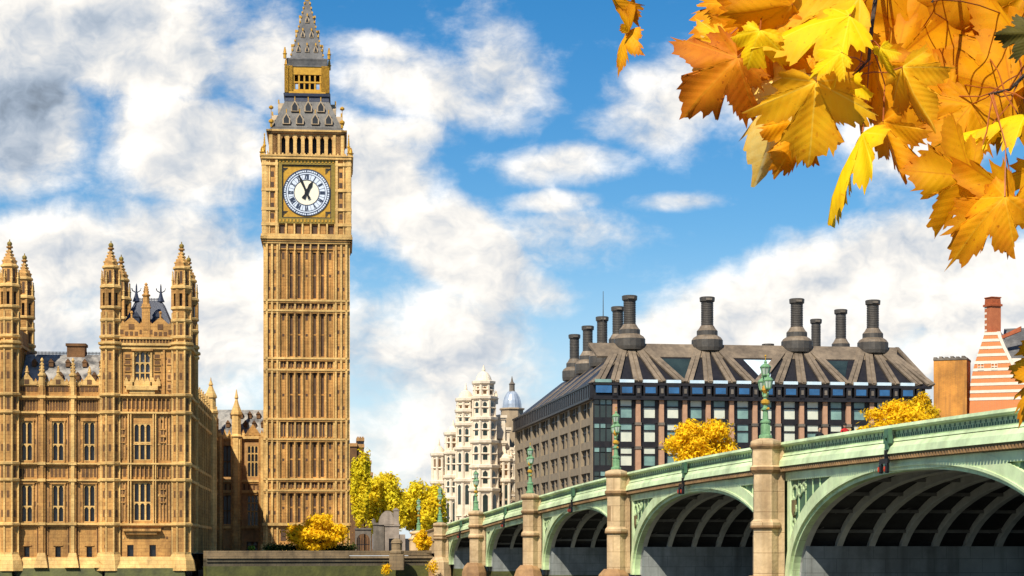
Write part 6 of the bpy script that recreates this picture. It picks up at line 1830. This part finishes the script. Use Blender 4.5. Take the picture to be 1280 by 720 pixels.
HALF = [(0, 0), (.06, -.05), (.16, -.12), (.30, -.16), (.34, -.12), (.47, -.13), (.44, -.04), (.53, .05), (.41, .12), (.50, .19), (.60, .21), (.64, .31),
        (.80, .42), (.67, .45), (.60, .54), (.50, .52), (.38, .52), (.26, .46), (.22, .50), (.27, .62), (.36, .70), (.26, .75), (.21, .86), (.10, .92), (0, 1.06)]
def leaf_outline():
    pts = HALF + [(-x, y) for x, y in HALF[-2:0:-1]]
    out = []
    for a, b in zip(pts, pts[1:] + pts[:1]):
        for q in (0, .34, .67): out.append((a[0] + (b[0] - a[0]) * q, a[1] + (b[1] - a[1]) * q))
    return out
OUTL = leaf_outline()
VEINS = [math.atan2(y, x) for x, y in ((0, 1.08), (.82, .42), (-.82, .42), (.54, -.06), (-.54, -.06))]
def leaf(parent, px, py, Y, ang, length, m, roll=0, pitch=0, fold=.25, curl=.15, wave=.05, seed=0, wid=1.0, name='leaf', asym=0.0):
    """One maple leaf: stalk end at the given spot, tip towards ang (degrees in the picture plane, 90 = down), turned by roll and pitch."""
    rng = random.Random(seed * 7 + 3)
    base = P(px, py, Y)
    Lm = length / FP * Y
    a = R(ang)
    T = Vector((math.cos(a), 0, -math.sin(a)))
    Nn = Vector((0, -1, 0))
    Sx = T.cross(Nn)
    rm = Matrix.Rotation(R(roll), 3, T); Sx, Nn = rm @ Sx, rm @ Nn
    pm = Matrix.Rotation(R(pitch), 3, Sx); T, Nn = pm @ T, pm @ Nn
    off = OFF[parent]
    wid *= 1 + .10 * rng.gauss(0, 1); asym = .10 * rng.gauss(0, 1); curl *= 1 + .5 * rng.gauss(0, 1); twist = .35 * rng.gauss(0, 1)
    lob = [1 + .10 * rng.gauss(0, 1) for _ in range(4)]
    ph = [rng.random() * 6.3 for _ in range(4)]
    def put(x, y):
        r = math.hypot(x, y)
        th = math.atan2(y, x)
        z = -fold * abs(x) * (.6 + .5 * y) - curl * y * y - .10 * x * x + wave * r * math.sin(5 * th + ph[0]) + wave * .8 * r * r * math.sin(9 * th + ph[1]) + .03 * math.sin(8 * y + ph[2]) * r
        z += twist * x * y * .6
        sc = lob[(0 if x < 0 else 1) + (2 if y > .5 * abs(x) else 0)] if r > .3 else 1
        q_ = 1 + (sc - 1) * max(0, r - .3); x, y = x * q_, y * q_
        x2 = x * wid * (1 + asym * (1 if x > 0 else -1))
        return base + (Sx * x2 + T * y + Nn * z) * Lm - off
    n = len(OUTL)
    vs, vein, edge, along, across = [put(0, 0)], [1.0], [0.0], [0.0], [0.0]
    rings = (.22, .45, .68, .86, 1.0)
    jit = [(1 + .05 * rng.gauss(0, 1)) for _ in range(n)]
    for f in rings:
        for i, (x, y) in enumerate(OUTL):
            r = math.hypot(x, y); th = math.atan2(y, x)
            q = f * (jit[i] if f > .9 else 1)
            vs.append(put(x * q, y * q)); edge.append(f)
            d = min(abs((th - v + math.pi) % (2 * math.pi) - math.pi) for v in VEINS) * r * q
            da = min(abs((th - v + math.pi) % (2 * math.pi) - math.pi) for v in VEINS)
            along.append(r * q * math.cos(da)); across.append(r * q * math.sin(da))
            vein.append(max(0, 1 - d / .022) if r > .05 else 0)
    fs = []
    for i in range(n):
        j = (i + 1) % n
        fs.append((0, 1 + i, 1 + j))
        for k in range(len(rings) - 1):
            a_, b_ = 1 + k * n, 1 + (k + 1) * n
            fs.append((a_ + i, b_ + i, b_ + j, a_ + j))
    me = bpy.data.meshes.new(name)
    me.from_pydata([tuple(v) for v in vs], [], fs)
    for nm, dat in (('vein', vein), ('edge', edge), ('along', along), ('across', across)):
        at = me.attributes.new(nm, 'FLOAT', 'POINT'); at.data.foreach_set('value', dat)
    me.materials.append(LM[m])
    me.polygons.foreach_set('use_smooth', [True] * len(fs)); me.update()
    o = bpy.data.objects.new(name, me); COL.objects.link(o); o.parent = parent; OFF[o] = off
    return base
maple = thing('maple_tree', 'autumn maple with amber, gold and rust leaves hanging into the upper right corner', 'tree', WORLD, (2.1, .9, 2.4))
bark, tw = MB(), MB()
bark.tube([(2.1, .9, 2.35), (2.08, .92, 3.4), (2.12, .95, 4.6), (2.0, 1.0, 5.6), (2.1, 1.1, 7.0)], [.17, .14, .12, .09, .05], 12)
bark.tube([(2.1, .95, 4.5), (1.75, 1.6, 4.95), (1.4, 2.4, 5.12), (1.0, 2.9, 5.12), (.65, 2.95, 5.06), (.34, 2.95, 5.0)], [.07, .05, .034, .022, .012, .006], 10)
bark.tube([(2.1, .93, 3.9), (1.6, 1.6, 4.15), (1.1, 2.2, 4.25), (.82, 2.5, 4.22)], [.05, .03, .018, .008], 8)
bark.build('trunk', BARK, maple)
YB = 2.5
def twig(pts, r0, r1, m=0):
    p = [P(*q) for q in pts]
    n = len(p)
    tw.tube(p, [(r0 + (r1 - r0) * i / (n - 1)) for i in range(n)], 6, m)
# dark shoots
SHOOT = {1: [(1125, -150, 2.92), (1100, -40, 2.66), (1090, 30, 2.50), (1086, 74, 2.44), (1062, 101, 2.42)],
         2: [(1330, -140, 2.92), (1310, 10, 2.66), (1285, 90, 2.48), (1262, 112, 2.45), (1236, 118, 2.44)],
         3: [(985, -125, 2.95), (975, -20, 2.62), (962, 10, 2.46)], 4: [(1205, -135, 2.95), (1195, -20, 2.62), (1165, 2, 2.47)],
         5: [(1115, -140, 2.92), (1108, -60, 2.7), (1096, -25, 2.5)], 6: [(1420, 440, 2.55), (1340, 430, 2.5), (1304, 438, 2.48)]}
for k, pts in SHOOT.items():
    keep, tw = tw, MB()
    twig(pts, .0042, .0014)
    tw.build('twig', BARK, maple); tw = keep
twig([(770, -125, 2.95), (766, -30, 2.6), (776, 18, 2.5), (786, 38, 2.5)], .002, .0010, 1)
twig([(940, -115, 2.95), (850, -122, 2.95), (770, -125, 2.95)], .005, .0022)
prng = random.Random(12)
def petiole(px, py, Y, k):
    if isinstance(k, tuple): a = P(*k)
    else:
        pts = SHOOT[k]; u = len(pts) - 1 - prng.random() ** 1.5 * (1.6 if k in (1, 2) else .9)
        i = min(int(u), len(pts) - 2); a = P(*pts[i]).lerp(P(*pts[i + 1]), u - i)
    b = P(px, py, Y)
    m_ = (a + b) / 2 + Vector((.012 * prng.uniform(-1, 1), -.004, .006 * prng.uniform(-1, 1)))
    tw.tube([a, a.lerp(m_, .6) + Vector((0, 0, .002)), m_, b], [.0012, .001, .0009, .0011], 5, 1)
S1, S2, S3, S4, S5 = 1, 2, 3, 4, 5
# px, py, dist, ang, len, colour, roll, pitch, fold, curl, wid, shoot
LV = [
 # back layer of broad amber leaves in the corner
 (1150, 40, 2.66, 200, 150, 'amber', 5, 10, .15, .1, 1, S4), (1190, 30, 2.68, 95, 150, 'amber', -8, 5, .15, .1, 1, S4), (1260, 20, 2.66, 150, 165, 'amber', 10, 0, .12, .1, 1, S4), (1235, 70, 2.64, 60, 130, 'amber', 0, 12, .15, .1, 1, S2),
 (1080, 5, 2.66, 30, 150, 'amber', 8, 0, .15, .1, 1, S5), (1040, 20, 2.64, 150, 140, 'orange', -10, 8, .2, .1, 1, S5), (1030, -20, 2.66, 60, 150, 'amber', 0, 0, .15, .1, 1, S5), (1170, -30, 2.66, 120, 150, 'amber', 0, 5, .15, .1, 1, S4),
 (1290, 70, 2.62, 170, 120, 'amber', 10, 6, .15, .1, 1, S2), (1285, -10, 2.64, 175, 150, 'amber', -6, 0, .15, .1, 1, S4), (1265, 118, 2.60, 200, 120, 'amber', 6, -5, .15, .1, 1, S2),
 (975, -5, 2.64, 150, 125, 'orange', 10, 6, .2, .15, 1, S3), (985, 40, 2.62, 30, 130, 'orange', -10, 0, .2, .1, 1, S3),
 (1120, 75, 2.62, 20, 130, 'amber', -5, 4, .15, .1, 1, S1), (1200, 105, 2.63, 10, 110, 'amber', 6, 8, .15, .1, 1, S2), (1110, 30, 2.67, 90, 120, 'amber', 5, 0, .15, .1, 1, S5), (1270, 60, 2.66, 100, 110, 'amber', 0, 0, .15, .1, 1, S2), (1010, 20, 2.63, 100, 100, 'orange', 10, 0, .15, .1, 1, S3), (940, -5, 2.66, 120, 90, 'amber', 0, 0, .15, .1, 1, S3),
 # upper left group
 (958, 4, 2.50, 172, 84, 'orange', 25, 10, .35, .25, 1, S3), (945, 22, 2.47, 155, 66, 'orange', -20, 0, .3, .2, 1, S3), (965, 15, 2.44, 130, 88, 'orange', 28, -8, .35, .2, 1, S3), (990, 5, 2.42, 170, 85, 'amber', -30, 10, .3, .2, 1, S3),
 (1062, 20, 2.40, 165, 118, 'yellow', 40, 5, .3, .15, 1, S5), (950, 38, 2.40, 115, 52, 'yellow', 15, -10, .25, .3, 1.05, S3), (1075, -5, 2.43, 190, 110, 'gold', 35, 0, .35, .1, 1, S5), (905, 50, 2.46, 160, 48, 'gold', 0, 10, .3, .3, 1, S3),
 # rust leaf and the pale one behind it
 (930, 70, 2.50, 178, 92, 'pale', 40, 8, .3, .2, 1.0, S3), (922, 72, 2.42, 138, 94, 'rust', 8, -12, .30, .22, 1.08, S3),
 # big golden leaf and its neighbours
 (1020, 102, 2.36, 90, 98, 'gold', -4, -14, .22, .12, 1.0, S1), (1008, 92, 2.42, 124, 122, 'pale', 30, 6, .35, .3, .9, S1), (1000, 150, 2.43, 112, 74, 'orange', -20, 12, .3, .3, .9, S1), (1030, 60, 2.54, 110, 110, 'orange', 8, 5, .2, .1, 1, S1),
 (1078, 166, 2.37, 122, 120, 'yellow', 74, 0, .4, .15, .8, S1), (1090, 78, 2.50, 72, 92, 'amber', 30, 8, .25, .2, .9, S1), (1052, 66, 2.33, 150, 40, 'yellow', 20, 0, .3, .3, .9, S1), (1072, 45, 2.50, 95, 70, 'amber', -25, 0, .2, .1, 1, S1),
 (1104, 152, 2.42, 70, 80, 'orange', 62, 0, .35, .1, .8, S1), (1128, 84, 2.42, 62, 78, 'gold', 52, 8, .4, .2, .8, S1), (1100, 60, 2.36, 75, 40, 'yellow', 55, 0, .4, .2, .8, S1), (1062, 100, 2.40, 95, 52, 'yellow', 68, 0, .3, .2, .8, S1),
 # right-hand hanging leaves
 (1214, 221, 2.40, 186, 80, 'amber', -6, 4, .12, .1, 1.35, S2), (1256, 246, 2.36, 140, 98, 'orange', 24, -10, .35, .25, .85, S2), (1268, 246, 2.39, 150, 86, 'amber', -12, 8, .2, .15, .95, S2), (1298, 210, 2.42, 104, 66, 'amber', 10, 0, .2, .2, 1, S2),
 (1236, 160, 2.44, 170, 62, 'yellow', 64, 0, .4, .2, .9, S2), (1283, 142, 2.42, 176, 70, 'yellow', 70, 0, .4, .2, .8, S2), (1215, 130, 2.50, 130, 80, 'amber', 12, 0, .2, .1, 1.1, S2), (1186, 120, 2.52, 185, 62, 'amber', 5, 10, .2, .2, 1, S2), (1292, 42, 2.36, 180, 46, 'olive', 0, 0, .3, .1, 1, S2),
 # low leaves at the right edge, on the lower bough
 (1316, 432, 2.50, 168, 44, 'amber', 10, 0, .25, .2, 1.0, None), (1320, 450, 2.48, 126, 84, 'orange', 26, -6, .35, .25, .85, None), (1318, 474, 2.46, 190, 48, 'amber', 20, 10, .3, .2, .9, None),
 # two curled leaves at the top
 (786, 38, 2.50, 112, 54, 'orange', 58, 10, .5, .3, .85, 'x'), (786, 40, 2.49, -62, 42, 'amber', 60, 0, .6, .2, .8, 'x'), (757, -16, 2.50, 58, 60, 'orange', 66, 0, .5, .3, .62, (760, -60, 2.5)),
]
for k, (px, py, Y, ang, ln_, m, roll, pitch, fold, curl, wid, sh) in enumerate(LV):
    leaf(maple, px, py, Y, ang, ln_, m, roll, pitch, fold, curl, .06, k, wid)
    if sh == 'x': continue
    petiole(px, py, Y, sh or 6)
tw.build('leaf_stalks', [BARK, TWIG], maple)
